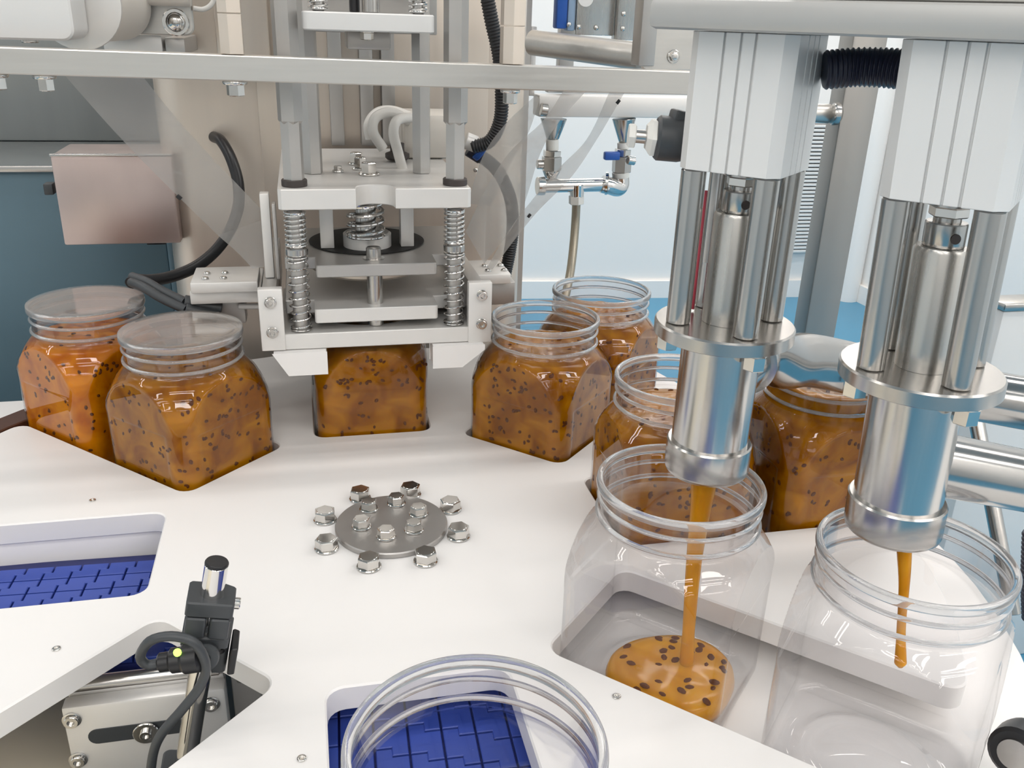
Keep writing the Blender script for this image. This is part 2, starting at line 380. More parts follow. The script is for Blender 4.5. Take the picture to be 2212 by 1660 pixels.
# ================================================================= STAR WHEEL
HW, AIN, ROUT, TH = 0.0548, 0.1712, 0.407, 0.018
pts, rad = [], []
for k in range(8):
    th = PI/2 + k*PI/4
    ca, sa = math.cos(th), math.sin(th)
    def loc(s, a): return (ca*a - sa*s, sa*a + ca*s)     # s sideways (ccw), a outward
    ao = math.sqrt(ROUT**2-HW**2)
    seq = [(loc(-HW, ao), 0.012), (loc(-HW, AIN), 0.011), (loc(HW, AIN), 0.011), (loc(HW, ao), 0.012)]
    for p, r in seq: pts.append(p); rad.append(r)
    a0 = th + math.asin(HW/ROUT); a1 = th + PI/4 - math.asin(HW/ROUT)
    for j in range(1, 6):
        a = a0 + (a1-a0)*j/6; pts.append((ROUT*math.cos(a), ROUT*math.sin(a))); rad.append(0)
outl = fillet(pts, rad, 5)
wheel = thing('star_wheel', 'large white plastic star wheel disc with eight square jar slots', 'star wheel', (0, 0, -TH))
part('disc', prism(NB(), outl, -TH, 0, 0.0011), 'hdpe', wheel)
for i in range(8):
    a = -0.3895 + PI/4*i
    bolt(wheel, (0.0536*math.sin(a), 0.0536*math.cos(a), 0), r=0.0084, h=0.0076, washer=(0.0090, 0.0018), spin=random.random())
for q in ((200, 1082), (122, 1403), (1332, 1506), (652, 1640)):
    p = AZ(*q, 0)
    s = link(bpy.data.objects.new('set_screw', bolt_mesh(0.0025, 0.0008, 'socket'))); s.parent = wheel; s.location = p-ROOT[wheel.name]
hub = thing('hub_plate', 'round grey steel hub plate with six bolts at the centre of the white disc', 'hub plate', (0.0005, 0.001, 0))
part('plate', lathe(NB(), [(0.0428, 0), (0.0432, 0.0006), (0.0432, 0.0036), (0.0424, 0.0045), (0, 0.0045)], (0.0005, 0.001, 0), n=72), 'hub', hub)
for q in ((856, 1080), (797, 1092), (904, 1103), (781, 1130), (894, 1138), (834, 1152)):
    p = AZ(q[0], q[1]+8, 0.0045)
    bolt(hub, p, r=0.0066, h=0.0062, washer=(0.0076, 0.0014), spin=random.random())

# support table under the wheel, rail, and its far extension
ZB = -0.034
pl = [(-0.95, 0.0645), (-0.076, 0.0645), (-0.074, -0.085), (0.087, -0.085), (0.087, -0.50), (0.95, -0.50), (0.95, -0.27)]  # right-hand wing is added out of view to whiten the nozzle tube reflections
for j in range(0, 13):
    a = math.radians(-34 + (34+28)*j/12); rr_ = 0.462; pl.append((rr_*math.cos(a), rr_*math.sin(a)))
pl += [(0.36, 0.385), (-0.95, 0.385)]
solo('support_table', prism(NB(), pl, ZB-0.03, ZB, 0.001), 'hdpe', 'white support table under the star wheel, reaching back to the cabinet, with an added unseen wing to the right', 'table')
bm = NB()
ar = [math.radians(127+4.2*i) for i in range(9)]
rail = [(0.443*math.cos(a), 0.443*math.sin(a)) for a in ar] + [(0.418*math.cos(a), 0.418*math.sin(a)) for a in ar[::-1]]
prism(bm, rail, ZB, -0.004, 0.001)
solo('guide_rail', bm, 'brownrail', 'dark brown curved guide rail at the rim of the white disc', 'rail')

# ================================================================= JARS
HJ, RC = 0.0532, 0.0165
RIM_Z, BOT_Z = 0.115 - ZB, 0.0          # jar modelled from its base
def sq_r(t):
    """rounded square radius in direction t"""
    c, s = abs(math.cos(t)), abs(math.sin(t))
    if c < s: c, s = s, c
    r = HJ/c
    k = HJ-RC
    if r*s > k:
        bq = k*(c+s); d = bq*bq-(2*k*k-RC*RC); r = bq+math.sqrt(max(0, d))
    return r
DOME = [(0.0, 0.0645), (0.004, 0.0672), (0.03, 0.069), (0.06, 0.0695), (0.078, 0.0688), (0.09, 0.0668), (0.10, 0.0632), (0.108, 0.0592), (0.114, 0.0550), (0.119, 0.0508), (0.1225, 0.0478)]
def interp(T, z):
    if z <= T[0][0]: return T[0][1]
    for (a, ra), (b, rb) in zip(T, T[1:]):
        if z <= b: t = (z-a)/(b-a); return ra+(rb-ra)*t
    return T[-1][1]
def body_r(t, z, inset=0.0):
    a, b = sq_r(t), interp(DOME, z); k = 0.0005
    h = max(k-abs(a-b), 0)/k
    r = min(a, b) - h*h*k*0.25
    if 0.02 < z < 0.117: r += 0.00045*math.exp(-((a-b)/0.0009)**2)
    if z < 0.006: r -= 0.004*(1-z/0.006)**2
    # shallow label panel on the two opposite flat faces that take a label
    x, y = r*math.cos(t), r*math.sin(t)
    du = abs(y) if abs(x) > abs(y) else abs(x)
    e = max(0.0, min((0.0350-du)/0.0016, (z-0.012)/0.0016, (0.078-z)/0.0016, 1.0))
    r -= 0.0009*e*e*(3-2*e)
    return r - inset
def skin(zs, n, inset, extra=None):
    bm = NB(); rings = []
    for z in zs:
        rings.append([bm.verts.new((*(lambda r, t: (r*math.cos(t), r*math.sin(t)))(body_r(2*PI*i/n, z, inset), 2*PI*i/n), z)) for i in range(n)])
    for a, b in zip(rings, rings[1:]):
        for i in range(n): bm.faces.new((a[i], a[(i+1) % n], b[(i+1) % n], b[i]))
    return bm, rings
def ring_on(bm, prev, prof, n):
    for r, z in prof:
        cur = [bm.verts.new((r*math.cos(2*PI*i/n), r*math.sin(2*PI*i/n), z)) for i in range(n)]
        for i in range(n): bm.faces.new((prev[i], prev[(i+1) % n], cur[(i+1) % n], cur[i]))
        prev = cur
    return prev
def jar_mesh():
    n = 288
    zs = [0.0, 0.0012, 0.003, 0.006, 0.009, 0.0118, 0.0126, 0.0134, 0.0142] + [0.018+0.003*i for i in range(20)] + [0.0755, 0.0764, 0.0772, 0.078, 0.0795]
    zs += [0.0810+0.00125*i for i in range(34)]
    bm, R = skin([z for z in zs if z < 0.1222], n, 0.0)
    N0 = 0.1225
    neck = [(0.0476, N0), (0.0478, N0+0.0050),
            (0.0479, N0+0.0120), (0.0479, N0+0.0205), (0.0476, N0+0.0206), (0.0466, N0+0.0205), (0.0464, N0+0.008), (0.0464, N0-0.001)]
    ring_on(bm, R[-1], neck, n)
    last = ring_on(bm, R[0], [(0.046, -0.0002+0.0004), (0.042, 0.0006), (0.0385, 0.0030), (0.034, 0.0044), (0.030, 0.0030), (0.026, 0.0036), (0.014, 0.0052), (0.005, 0.0056)], n)
    bm.faces.new(last)
    return fin(bm, 'jar', 'pet', ang=50)
JARM = jar_mesh()
def rim_mesh():
    bm = NB(); N0 = 0.1225
    def ring(pr_): lathe(bm, pr_ + [pr_[0]], n=128, capped=False)
    ring([(0.0468, N0+0.0209), (0.0496, N0+0.0209), (0.0504, N0+0.0215), (0.0506, N0+0.0228), (0.0505, N0+0.0250), (0.0498, N0+0.0262), (0.0486, N0+0.0265), (0.0474, N0+0.0262), (0.0468, N0+0.0250)])
    ring([(0.04805, N0+0.0128), (0.0490, N0+0.0131), (0.0497, N0+0.0140), (0.0497, N0+0.0146), (0.0490, N0+0.0155), (0.04805, N0+0.0158)])
    ring([(0.04805, N0+0.0022), (0.0494, N0+0.0025), (0.0502, N0+0.0034), (0.0502, N0+0.0040), (0.0494, N0+0.0049), (0.04805, N0+0.0052)])
    return fin(bm, 'rim', 'rim', ang=60)
RIMM = rim_mesh()
def fill_mesh(ztop, mat, seed, heap=0.0012):
    rnd = random.Random(seed); n = 96
    zs = [0.0022, 0.004, 0.008] + [0.013+0.006*i for i in range(11)] + [0.081+0.0035*i for i in range(12)]
    bm, R = skin([z for z in zs if z < min(ztop, 0.1218)], n, 0.0013)
    ph = [(rnd.uniform(0, 6.28), rnd.uniform(120, 520), rnd.uniform(0, 6.28)) for _ in range(9)]
    def hz(x, y, fade):
        s = sum(math.sin(f*(x*math.cos(a)+y*math.sin(a))+p) for a, f, p in ph)/5.0
        return ztop + fade*(heap*s + heap*1.4)
    rt = min(0.0462, interp(DOME, ztop)-0.0013) if ztop < 0.122 else 0.0458
    prev = R[-1]
    for fr, fd in ((1.0, 0.0), (0.96, 0.35), (0.9, 0.7), (0.82, 0.9), (0.72, 1), (0.62, 1), (0.52, 1), (0.42, 1), (0.32, 1), (0.22, 1), (0.12, 1)):
        cur = []
        for i in range(n):
            a = 2*PI*i/n; x, y = rt*fr*math.cos(a), rt*fr*math.sin(a); cur.append(bm.verts.new((x, y, hz(x, y, fd))))
        for i in range(n): bm.faces.new((prev[i], prev[(i+1) % n], cur[(i+1) % n], cur[i]))
        prev = cur
    bm.faces.new(prev); bm.faces.new(R[0][::-1])
    return fin(bm, 'jam_fill', mat, ang=80)
def seed_shape(bm, p, nrm, rnd, L=0.0020):
    """one pip: a small pointed lens half sunk in the jam"""
    nrm = Vector(nrm).normalized(); t = nrm.orthogonal().normalized(); t.rotate(Quaternion(nrm, rnd.uniform(0, 6.28))); s = nrm.cross(t)
    L *= rnd.uniform(0.85, 1.2); W = L*rnd.uniform(0.62, 0.85); D = L*0.42; p = Vector(p)
    rings = []
    for u, f in ((-0.72, 0.62), (0.0, 1.0), (0.66, 0.7)):
        rings.append([bm.verts.new(p + t*(u*L) + s*(W*f*math.cos(2*PI*k/6)) + nrm*(D*f*math.sin(2*PI*k/6))) for k in range(6)])
    e0, e1 = bm.verts.new(p-t*L), bm.verts.new(p+t*L*1.05)
    for k in range(6):
        j = (k+1) % 6
        bm.faces.new((e0, rings[0][j], rings[0][k])); bm.faces.new((rings[2][k], rings[2][j], e1))
        for a, b in zip(rings, rings[1:]): bm.faces.new((a[k], a[j], b[j], b[k]))
def seed_cloud(seed, count, ztop):
    rnd = random.Random(seed); bm = NB()
    for _ in range(count):
        t = rnd.uniform(0, 2*PI); z = 0.012 + (min(ztop, 0.116)-0.016)*rnd.random()**0.8; e = 1e-3
        def pos(t, z): r = body_r(t, z, 0.0014); return Vector((r*math.cos(t), r*math.sin(t), z))
        p = pos(t, z); nr = (pos(t+e, z)-p).cross(pos(t, z+e)-p)
        if nr.length < 1e-12: continue
        seed_shape(bm, p, nr, rnd, 0.0021)
        if rnd.random() < 0.3:
            t += rnd.uniform(-0.07, 0.07); z += rnd.uniform(-0.003, 0.003); p = pos(t, z); seed_shape(bm, p, nr, rnd, 0.0019)
    for _ in range(count//7):
        a = rnd.uniform(0, 6.28); r = 0.044*math.sqrt(rnd.random()); seed_shape(bm, (r*math.cos(a), r*math.sin(a), ztop+0.0016), (0, 0, 1), rnd, 0.0022)
    return fin(bm, 'seeds', 'seed')
SEALM = fin(lathe(NB(), [(0, 0.0), (0.02, 0.00015), (0.04, 0.0), (0.0497, 0.0), (0.0503, 0.0003), (0.0497, 0.0006), (0.04, 0.0005), (0.02, 0.0006), (0, 0.0005)], n=64, capped=False), 'sealing_film', 'seal')
def put_jar(xy, slot, label, group, fill=None, mat='jam', heap=0.0015, seal=False, seed=1, count=190):
    j = link(bpy.data.objects.new('jar', JARM)); j.location = (xy[0], xy[1], ZB+0.0003); j.rotation_euler = (0, 0, -slot*PI/4)
    j['label'] = label; j['category'] = 'jar'; j['group'] = group
    ROOT[j.name] = Vector(j.location)
    k_ = link(bpy.data.objects.new('rim', RIMM)); k_.parent = j
    if fill:
        f = link(bpy.data.objects.new('jam_fill', fill_mesh(fill, mat, seed, heap))); f.parent = j
        f['kind'] = 'stuff'
        s = link(bpy.data.objects.new('seeds', seed_cloud(seed*13+5, count, fill))); s.parent = f; s['kind'] = 'stuff'
    if seal:
        s = link(bpy.data.objects.new('sealing_film', SEALM)); s.parent = j; s.location = (0, 0, RIM_Z+0.0002); s['label'] = 'hazy film sealed over the rim'
    return j
def rad(k, r): a = -PI/4*k; return (-math.sin(a)*r, math.cos(a)*r)
GF, GE = 'square clear jars full of passion fruit jam', 'empty square clear jars'
put_jar((-0.2536, 0.2550), 7, 'film-sealed full jar farthest left, in front of the back cabinet', GF, 0.118, 'jam_o', seal=True, seed=2)
put_jar((-0.1600, 0.1613), 7, 'film-sealed full jar left of the sealing head, at the inner end of its slot', GF, 0.119, 'jam', seal=True, seed=3)
put_jar((0.0005, 0.2262), 0, 'full jar standing under the sealing head, its mouth hidden', GF, 0.117, 'jam', seed=4)
put_jar((0.1600, 0.1590), 1, 'full open jar just right of the sealing head', GF, 0.119, 'jam', seed=5)
put_jar((0.2400, 0.2380), 1, 'full open jar farthest back, against the blue floor', GF, 0.121, 'jam', seed=6)
put_jar((0.2262, -0.0010), 2, 'full open jar directly behind the left filling nozzle', GF, 0.1185, 'jam', seed=7)
put_jar((0.3570, 0.0010), 2, 'full open jar between the two filling nozzles, under the bent pipe', GF, 0.1375, 'jam', seed=8, heap=0.0016)
jarH = put_jar((0.1605, -0.1615), 3, 'clear jar under the left nozzle with a first puddle of jam', GE)
put_jar((0.2545, -0.2552), 3, 'empty clear jar under the right filling nozzle', GE)
put_jar((0.0015, -0.3430), 4, 'empty clear jar over the blue infeed belt, cut by the bottom edge', GE)

# jam poured into the jar under the left nozzle
N1 = Vector((0.1748, -0.1629, 0.0)); N2 = Vector((0.2500, -0.2458, 0.0))
bm = NB()
ctr = Vector((0.1628, -0.1760)); Rz = Matrix.Rotation(3*PI/4, 2); jc = Vector((0.1605, -0.1615)); lim = HJ-0.0026; n = 64; prev = None; topv = None
for fr, z in ((1.0, 0.0), (1.03, 0.35), (1.0, 0.62), (0.93, 0.82), (0.8, 0.93), (0.62, 0.99), (0.42, 1.0), (0.2, 1.0)):
    cur = []
    for i in range(n):
        a = 2*PI*i/n; r = 0.0395*(1+0.05*math.sin(2*a+1)+0.04*math.sin(3*a+0.4))*fr
        p = ctr + Vector((r*math.cos(a), r*math.sin(a)))
        l = Rz @ (p-jc); l.x = max(-lim, min(lim, l.x)); l.y = max(-lim, min(lim, l.y)); p = jc + Rz.inverted() @ l
        wob = 0.0007*math.sin(240*p.x+1)*math.sin(200*p.y) if z > 0.9 else 0
        cur.append(bm.verts.new((p.x, p.y, ZB+0.0052+0.0165*z+wob)))
    if prev:
        for i in range(n): bm.faces.new((prev[i], prev[(i+1) % n], cur[(i+1) % n], cur[i]))
    else: bm.faces.new(cur[::-1])
    prev = cur
bm.faces.new(prev)
pud = thing('jam_puddle', 'mound of orange jam with dark seeds at the bottom of the left filling jar', 'jam', (ctr.x, ctr.y, ZB+0.0052))
part('jam_mound', bm, 'jam_p', pud, ang=80)
rnd = random.Random(11); zt = ZB+0.0052+0.0165
PIP = NB(); seed_shape(PIP, (0, 0, 0), (0, 0, 1), random.Random(3), 0.0031); PIP = fin(PIP, 'seed', 'seed')
for i in range(34):
    a = rnd.uniform(0, 6.28); rr = 0.0395*math.sqrt(rnd.random())*0.9
    p = ctr + Vector((rr*math.cos(a), rr*math.sin(a))); l = Rz @ (p-jc)
    if max(abs(l.x), abs(l.y)) > lim-0.003 or (p-Vector((0.172, -0.176))).length < 0.006: continue
    fz = zt - 0.0004 - (0.0012 if rr > 0.8*0.0395*0.9 else 0)
    s = link(bpy.data.objects.new('seed', PIP)); s.parent = pud; s.location = Vector((p.x, p.y, fz))-ROOT[pud.name]; s.rotation_euler = (rnd.uniform(-.2, .2), rnd.uniform(-.2, .2), rnd.uniform(0, 6.28)); s.scale = [rnd.uniform(0.8, 1.15)]*3
def stream(name, pts, rads, label):
    P = smooth_path(pts, 10); k = len(P)-1
    def rr(i):
        t = i/k*(len(rads)-1); j = min(int(t), len(rads)-2); return rads[j]+(rads[j+1]-rads[j])*(t-j)
    bm = NB(); sweep(bm, P, rr, 16, flat=0.8)
    solo(name, bm, 'jam_p', label, 'jam', ang=80)
NZ = 0.1225
stream('jam_stream', [N1+Vector((0, 0, NZ+0.002)), N1+Vector((0.0003, 0, 0.100)), N1+Vector((-0.0008, -0.002, 0.06)), N1+Vector((-0.001, -0.006, 0.02)), Vector((0.1735, -0.1735, zt-0.001))],
       [0.0098, 0.0090, 0.0072, 0.0060, 0.0052, 0.0048, 0.0056], 'thick orange jam stream falling from the left nozzle to the puddle')
e2 = AP(1945, 1440, (0.25, -0.245, 0), (.6, .7, 0)); s2 = N2+Vector((0.0015, 0, NZ+0.002))
stream('jam_stream', [s2, s2.lerp(e2, 0.35)+Vector((0.0012, 0, 0)), s2.lerp(e2, 0.7), s2.lerp(e2, 0.93), e2],
       [0.0052, 0.0047, 0.0036, 0.0030, 0.0031, 0.0038, 0.0042, 0.0020], 'thin short jam stream hanging from the right nozzle')

# ================================================================= CONVEYORS
def link_mesh(wd, dp, s, gap, t):
    p = [(gap, gap), (wd-gap, gap), (wd-gap, dp/2), (wd+s-gap, dp/2), (wd+s-gap, dp-gap), (s+gap, dp-gap), (s+gap, dp/2), (gap, dp/2)]
    return fin(prism(NB(), p, 0, t, 0.0005), 'belt_link', 'belt', ang=25)
def conveyor(root, org, ang, L, wd_total, wl, dl, row_shift):
    """belt surface: rows of S-edged plastic links; local x along the belt row, y across"""
    R = Matrix.Translation(org) @ Matrix.Rotation(ang, 4, 'Z')
    off = ROOT[root.name]
    o = part('belt_core', B(0, L, 0, wd_total, -0.012, -0.0036, r=0.001, mat=R), 'beltbase', root)
    me = link_mesh(wl, dl, wl*0.28, 0.0007, 0.0036)
    for j in range(int(wd_total/dl)):
        for i in range(int((L-wl*1.4)/wl)):
            x = i*wl + (row_shift*j*wl) % wl
            o = link(bpy.data.objects.new('belt_link', me)); o.parent = root; o.location = (R @ Vector((x, j*dl+0.0004, -0.0036)))-off; o.rotation_euler = (0, 0, ang)
    return root
ZBELT = -0.035
cv = thing('outfeed_conveyor', 'blue modular belt conveyor under the left slots, with an aluminium side frame', 'conveyor', (-0.16, -0.02, -0.2))
conveyor(cv, Vector((-0.36, -0.0705, ZBELT)), -0.045, 0.262, 0.134, 0.020, 0.0172, 0.28)
part('back_guard', B(-0.40, -0.098, 0.0585, 0.063, -0.075, -0.0185, r=0.0006), 'hdpe', cv)
# side frame seen through the front left slot
FY = -0.112
c = [AY(*q, FY) for q in ((128, 1522), (486, 1492), (150, 1660), (484, 1600))]
fx0, fx1, fz1 = c[0].x, c[1].x, -0.0405
part('side_plate', B(fx0, fx1, FY, FY+0.012, fz1-0.085, fz1, r=0.0022), 'alu', cv)
slot_a, slot_b = AY(212, 1590, FY), AY(385, 1570, FY)
part('adjusting_slot', plate_xz(NB(), rrect(slot_a.x-0.006, slot_b.x+0.006, (slot_a.z+slot_b.z)/2-0.006, (slot_a.z+slot_b.z)/2+0.006, 0.0059), FY-0.0004, FY+0.001, 0.0002), 'clampblack', cv, 'dark elongated adjusting slot')
bp = AY(316, 1583, FY-0.001); o = bolt(cv, bp, (0, -1, 0), 0.0038, 0.0022, 'socket', washer=(0.0082, 0.0016))
for q in ((155, 1556), (169, 1642), (456, 1521), (470, 1632)): bolt(cv, AY(*q, FY), (0, -1, 0), 0.0046, 0.0026, 'socket', washer=(0.0058, 0.0007))
part('top_rail', B(fx0+0.001, fx1-0.001, FY+0.0125, -0.0915, -0.060, -0.0385, r=0.003), 'alu', cv)
part('rounded_edge', rod(NB(), (fx0-0.002, -0.0935, -0.0385), (fx1-0.004, -0.0935, -0.0385), 0.0055), 'steel', cv)
part('end_bracket', plate_xz(NB(), fillet([(-0.1165, -0.105), (-0.098, -0.105), (-0.098, -0.046), (-0.1075, -0.036), (-0.1165, -0.036)], 0.002), -0.100, -0.092), 'alu_d', cv, 'grey end bracket')
bolt(cv, AY(520, 1468, -0.1005), (0, -1, 0), 0.003, 0.0015, 'dome'); bolt(cv, (-0.1118, -0.1005, -0.083), (0, -1, 0), 0.0044, 0.003, 'dome')
part('end_roller', rod(NB(), (-0.094, -0.083, -0.052), (-0.094, 0.055, -0.052), 0.0125), 'black', cv, 'black end roller')
ci = thing('infeed_conveyor', 'blue modular belt conveyor under the front slot and clear jar', 'conveyor', (0, -0.35, -0.2))
conveyor(ci, Vector((0.062, -0.60, ZBELT)), PI/2-0.03, 0.505, 0.150, 0.0235, 0.0205, 0.28)
part('side_guide', B(0.0785, 0.0845, -0.62, -0.125, -0.08, -0.0345, r=0.001), 'hdpe', ci)
solo('lower_cabinet', B(-0.75, -0.2215, -0.75, 0.055, -0.62, -0.105, r=0.004), 'cream', 'cream machine cabinet below the outfeed conveyor, front left', 'cabinet')
solo('machine_base', B(-0.21, 0.40, -0.75, 0.385, -0.94, -0.215, r=0.004), 'ventdark', 'steel machine base under the white table, shade of the void put in its dark colour', 'base')  # dark colour stands in for the shaded void below the front left slot

# ================================================================= SENSOR STAND
st = thing('sensor_stand', 'leaning chrome rod with dark clamps beside the outfeed conveyor', 'stand', (-0.137, -0.172, -0.05))
t0, t1 = AY(468, 1219, -0.17), AY(403, 1640, -0.17)
ax = (t0-t1).normalized()
part('rod', rod(NB(), t1-ax*0.06, t0, 0.0062, n=32), 'chrome', st)
part('end_cap', lathe(NB(), [(0.0063, 0), (0.0063, 0.001), (0.0058, 0.0018), (0, 0.002)], t0, ax, 28), 'black', st)
side = ax.cross(Vector((0, 1, 0))).normalized()      # towards the right, in the plane facing the camera
def frm(o, x, z): return Matrix.Translation(o) @ Matrix(((x.x, z.cross(x).x, z.x, 0), (x.y, z.cross(x).y, z.y, 0), (x.z, z.cross(x).z, z.z, 0), (0, 0, 0, 1)))
sx = Vector((1, 0, 0)); sx = (sx-ax*sx.dot(ax)).normalized()
cl = AY(446, 1338, -0.172); cl = t1 + ax*((cl-t1).dot(ax))
F = frm(cl, sx, ax)
part('clamp_block', prism(NB(), fillet([(-0.0125, -0.010), (0.0125, -0.010), (0.0125, 0.008), (0.006, 0.011), (-0.0125, 0.011)], 0.002), 0.0062, 0.0155, 0.0008, mat=F), 'clampblack', st, 'upper half of the cross clamp')
for s in (-1, 1):
    x0, x1 = (0.0012, 0.0115) if s > 0 else (-0.0115, -0.0008)
    part('clamp_jaw', prism(NB(), fillet([(x0, -0.0105), (x1, -0.0105), (x1, 0.009), (x0, 0.009)], 0.0014), -0.0070, 0.0058, 0.0008, mat=F), 'clampblack', st)
part('clamp_base', prism(NB(), fillet([(-0.0125, -0.009), (0.0125, -0.009), (0.0125, 0.012), (-0.0125, 0.012)], 0.002), -0.0145, -0.0074, 0.0008, mat=F), 'clampblack', st)
bolt(st, F @ Vector((0.0126, 0.001, 0.0095)), sx, 0.0032, 0.003, 'socket')
part('cross_clamp', prism(NB(), fillet([(0.0, 0.002), (0.0135, 0.002), (0.0145, 0.024), (0.0, 0.026)], 0.003), -0.040, -0.015, 0.001, mat=F), 'clampblack', st)
part('swivel_knob', lathe(NB(), [(0.0075, 0), (0.0078, 0.002), (0.0078, 0.012), (0.0068, 0.0135), (0.003, 0.0137), (0.0026, 0.012), (0, 0.012)], F @ Vector((0.0, -0.0045, -0.019)), F.to_3x3() @ Vector((0.1, -1, 0.35)), 28), 'clampblack', st)
part('locking_lever', prism(NB(), fillet([(0.0145, -0.004), (0.0185, -0.003), (0.0185, 0.014), (0.0145, 0.016)], 0.0012), -0.036, -0.018, 0.0006, mat=F), 'black', st)
cl2 = t1 - ax*0.012; F2 = frm(cl2, sx, ax)
part('lower_clamp', prism(NB(), fillet([(-0.0135, -0.0105), (0.0125, -0.0105), (0.0125, 0.012), (-0.0135, 0.012)], 0.004), -0.022, 0.008, 0.001, mat=F2), 'clampblack', st)
bolt(st, F2 @ Vector((0.0126, -0.002, -0.006)), sx, 0.0048, 0.005, 'dome')
sn = thing('photo_sensor', 'small black sensor plug with a green light clipped to the chrome rod', 'sensor', F @ Vector((-0.006, -0.004, -0.040)))
sa, sb = AY(438, 1418, -0.186), AY(346, 1432, -0.184)
d = (sb-sa).normalized(); Ls = (sb-sa).length
part('body', lathe(NB(), [(0.0060, 0), (0.0082, 0.002), (0.0082, Ls*0.42), (0.0068, Ls*0.5), (0.0068, Ls*0.72), (0.0052, Ls*0.78), (0.0052, Ls), (0.004, Ls+0.001)], sa, d, 20), 'black', sn)
lp = AY(383, 1410, -0.190); part('indicator_light', lathe(NB(), [(0.0021, -0.001), (0.0021, 0.0004), (0.0012, 0.0012), (0, 0.0014)], lp, (0, -0.5, 0.85), 12), 'led', sn, 'green indicator light')
def cable(name, pts, r, mat, label, n=10, cat='cable', group=None):
    bm = NB(); sweep(bm, resample(smooth_path(pts, 14), r*1.1), r, n); return solo(name, bm, mat, label, cat, group, ang=60)
cable('sensor_cable', [AY(346, 1432, -0.184), AY(318, 1437, -0.184), AY(303, 1418, -0.186), AY(325, 1385, -0.190), AY(372, 1375, -0.192), AY(418, 1388, -0.193), AY(440, 1420, -0.192), AY(444, 1452, -0.190),
      AY(428, 1490, -0.190), AY(390, 1538, -0.190), AY(352, 1582, -0.190), AY(332, 1625, -0.190), AY(322, 1700, -0.190)], 0.0027, 'clampblack', 'thin dark cable looping from the sensor down past the chrome rod')
bm = NB(); tc = t1 + ax*((AY(447, 1405, -0.17)-t1).dot(ax)); loopp = []
for i in range(25):
    a = 2*PI*i/24; loopp.append(tc + sx*(0.0105*math.cos(a)) + ax.cross(sx)*(0.0100*math.sin(a)) + ax*(-0.006*math.sin(a)))
sweep(bm, loopp, 0.0011, 8); solo('cable_tie', bm, 'black', 'thin black tie knotted around the chrome rod and cable', 'cable tie')

# ================================================================= SEALING HEAD
sh = thing('sealing_head', 'aluminium sealing head of stacked plates, rods and springs above a jar', 'machine', (0.008, 0.228, 0.094))
def yz(px, py, Y): return AY(px, py, Y)
bm = NB(); hc = (0.0005, 0.2262); hr = 0.0530
prism(bm, [(-0.0775, hc[1]), (-0.0775, 0.158), (-0.0745, 0.155), (0.0930, 0.155), (0.0960, 0.158), (0.0960, hc[1])] + [(hc[0]+hr*math.cos(PI*i/24), hc[1]-hr*math.sin(PI*i/24)) for i in range(25)], 0.0943, 0.1085, 0.0007)
prism(bm, [(0.0960, hc[1]+0.0001), (0.0960, 0.30), (-0.0775, 0.30), (-0.0775, hc[1]+0.0001)] + [(hc[0]-hr*math.cos(PI*i/24), hc[1]+0.0001+hr*math.sin(PI*i/24)) for i in range(25)], 0.0943, 0.1085, 0.0007)
part('base_plate', bm, 'alu', sh)
for s in (-1, 1):
    x = (-0.085, -0.0405) if s < 0 else (0.054, 0.100)
    zl, zh = 0.074, 0.0938
    pr_ = [(x[0], zh), (x[0]+0.012, zl), (x[1], zl), (x[1], zh)] if s < 0 else [(x[0], zh), (x[0], zl), (x[1]-0.020, zl), (x[1], zh-0.004), (x[1], zh)]
    part('neck_guide', plate_xz(NB(), pr_[::-1], 0.146, 0.1705, 0.0008), 'hdpe', sh, 'white plastic neck guide')
for (x0, x1, bx) in ((-0.0948, -0.0745, -0.0848), (0.0865, 0.1078, 0.0985)):
    part('end_bracket', B(x0, x1, 0.1535, 0.163, 0.0945 if x0 < 0 else 0.0935, 0.1500, r=0.001), 'alu', sh)
    for z in (0.1385, 0.1115): bolt(sh, (bx, 0.1533, z), (0, -1, 0), 0.0042, 0.0034, 'socket', washer=(0.0052, 0.0008))
    part('side_rail', B(x0+0.003, x1-0.005, 0.1635, 0.36, 0.109, 0.1465, r=0.001), 'alu_d', sh)
part('side_plate', B(-0.0895, -0.0815, 0.20, 0.212, 0.147, 0.222, r=0.001), 'alu', sh)
part('side_plate', B(-0.0795, -0.0765, 0.195, 0.206, 0.147, 0.214, r=0.0006), 'alu_d', sh)
# the two stepped mould plates
def tplate(xf0, xf1, yf, xb0, xb1, ys, z0, z1, name, mat='alu_d'):
    part(name, prism(NB(), fillet([(xf0, yf), (xf1, yf), (xf1, ys), (xb1, ys), (xb1, 0.305), (xb0, 0.305), (xb0, ys), (xf0, ys)], [0.003, 0.003, 0, 0.002, 0.002, 0.002, 0.002, 0]), z0, z1, 0.0007), mat, sh)
tplate(-0.0484, 0.0598, 0.158, -0.0735, 0.0900, 0.188, 0.1165, 0.1290, 'lower_mould_plate', 'alu')
tplate(-0.0455, 0.0590, 0.158, -0.0715, 0.0890, 0.188, 0.1575, 0.1682, 'upper_mould_plate')
part('heater_opening', lathe(NB(), [(0.0525, 0.1684), (0.0540, 0.1690), (0.0540, 0.1694), (0.050, 0.1697), (0, 0.1697)], (0.004, 0.244, 0), n=64), 'blackhole', sh, 'black disc for the shaded inside of the round heater opening')  # solid black disc, with the shade inside the opening put into its colour
part('heater_disc', lathe(NB(), [(0.050, 0.1455), (0.0535, 0.1480), (0.0535, 0.1574)], (0.004, 0.236, 0), n=64), 'column', sh)
part('heater_boss', lathe(NB(), [(0.022, 0.1696), (0.022, 0.181), (0.020, 0.1825), (0, 0.1825)], (0.003, 0.222, 0), n=40), 'alu', sh)
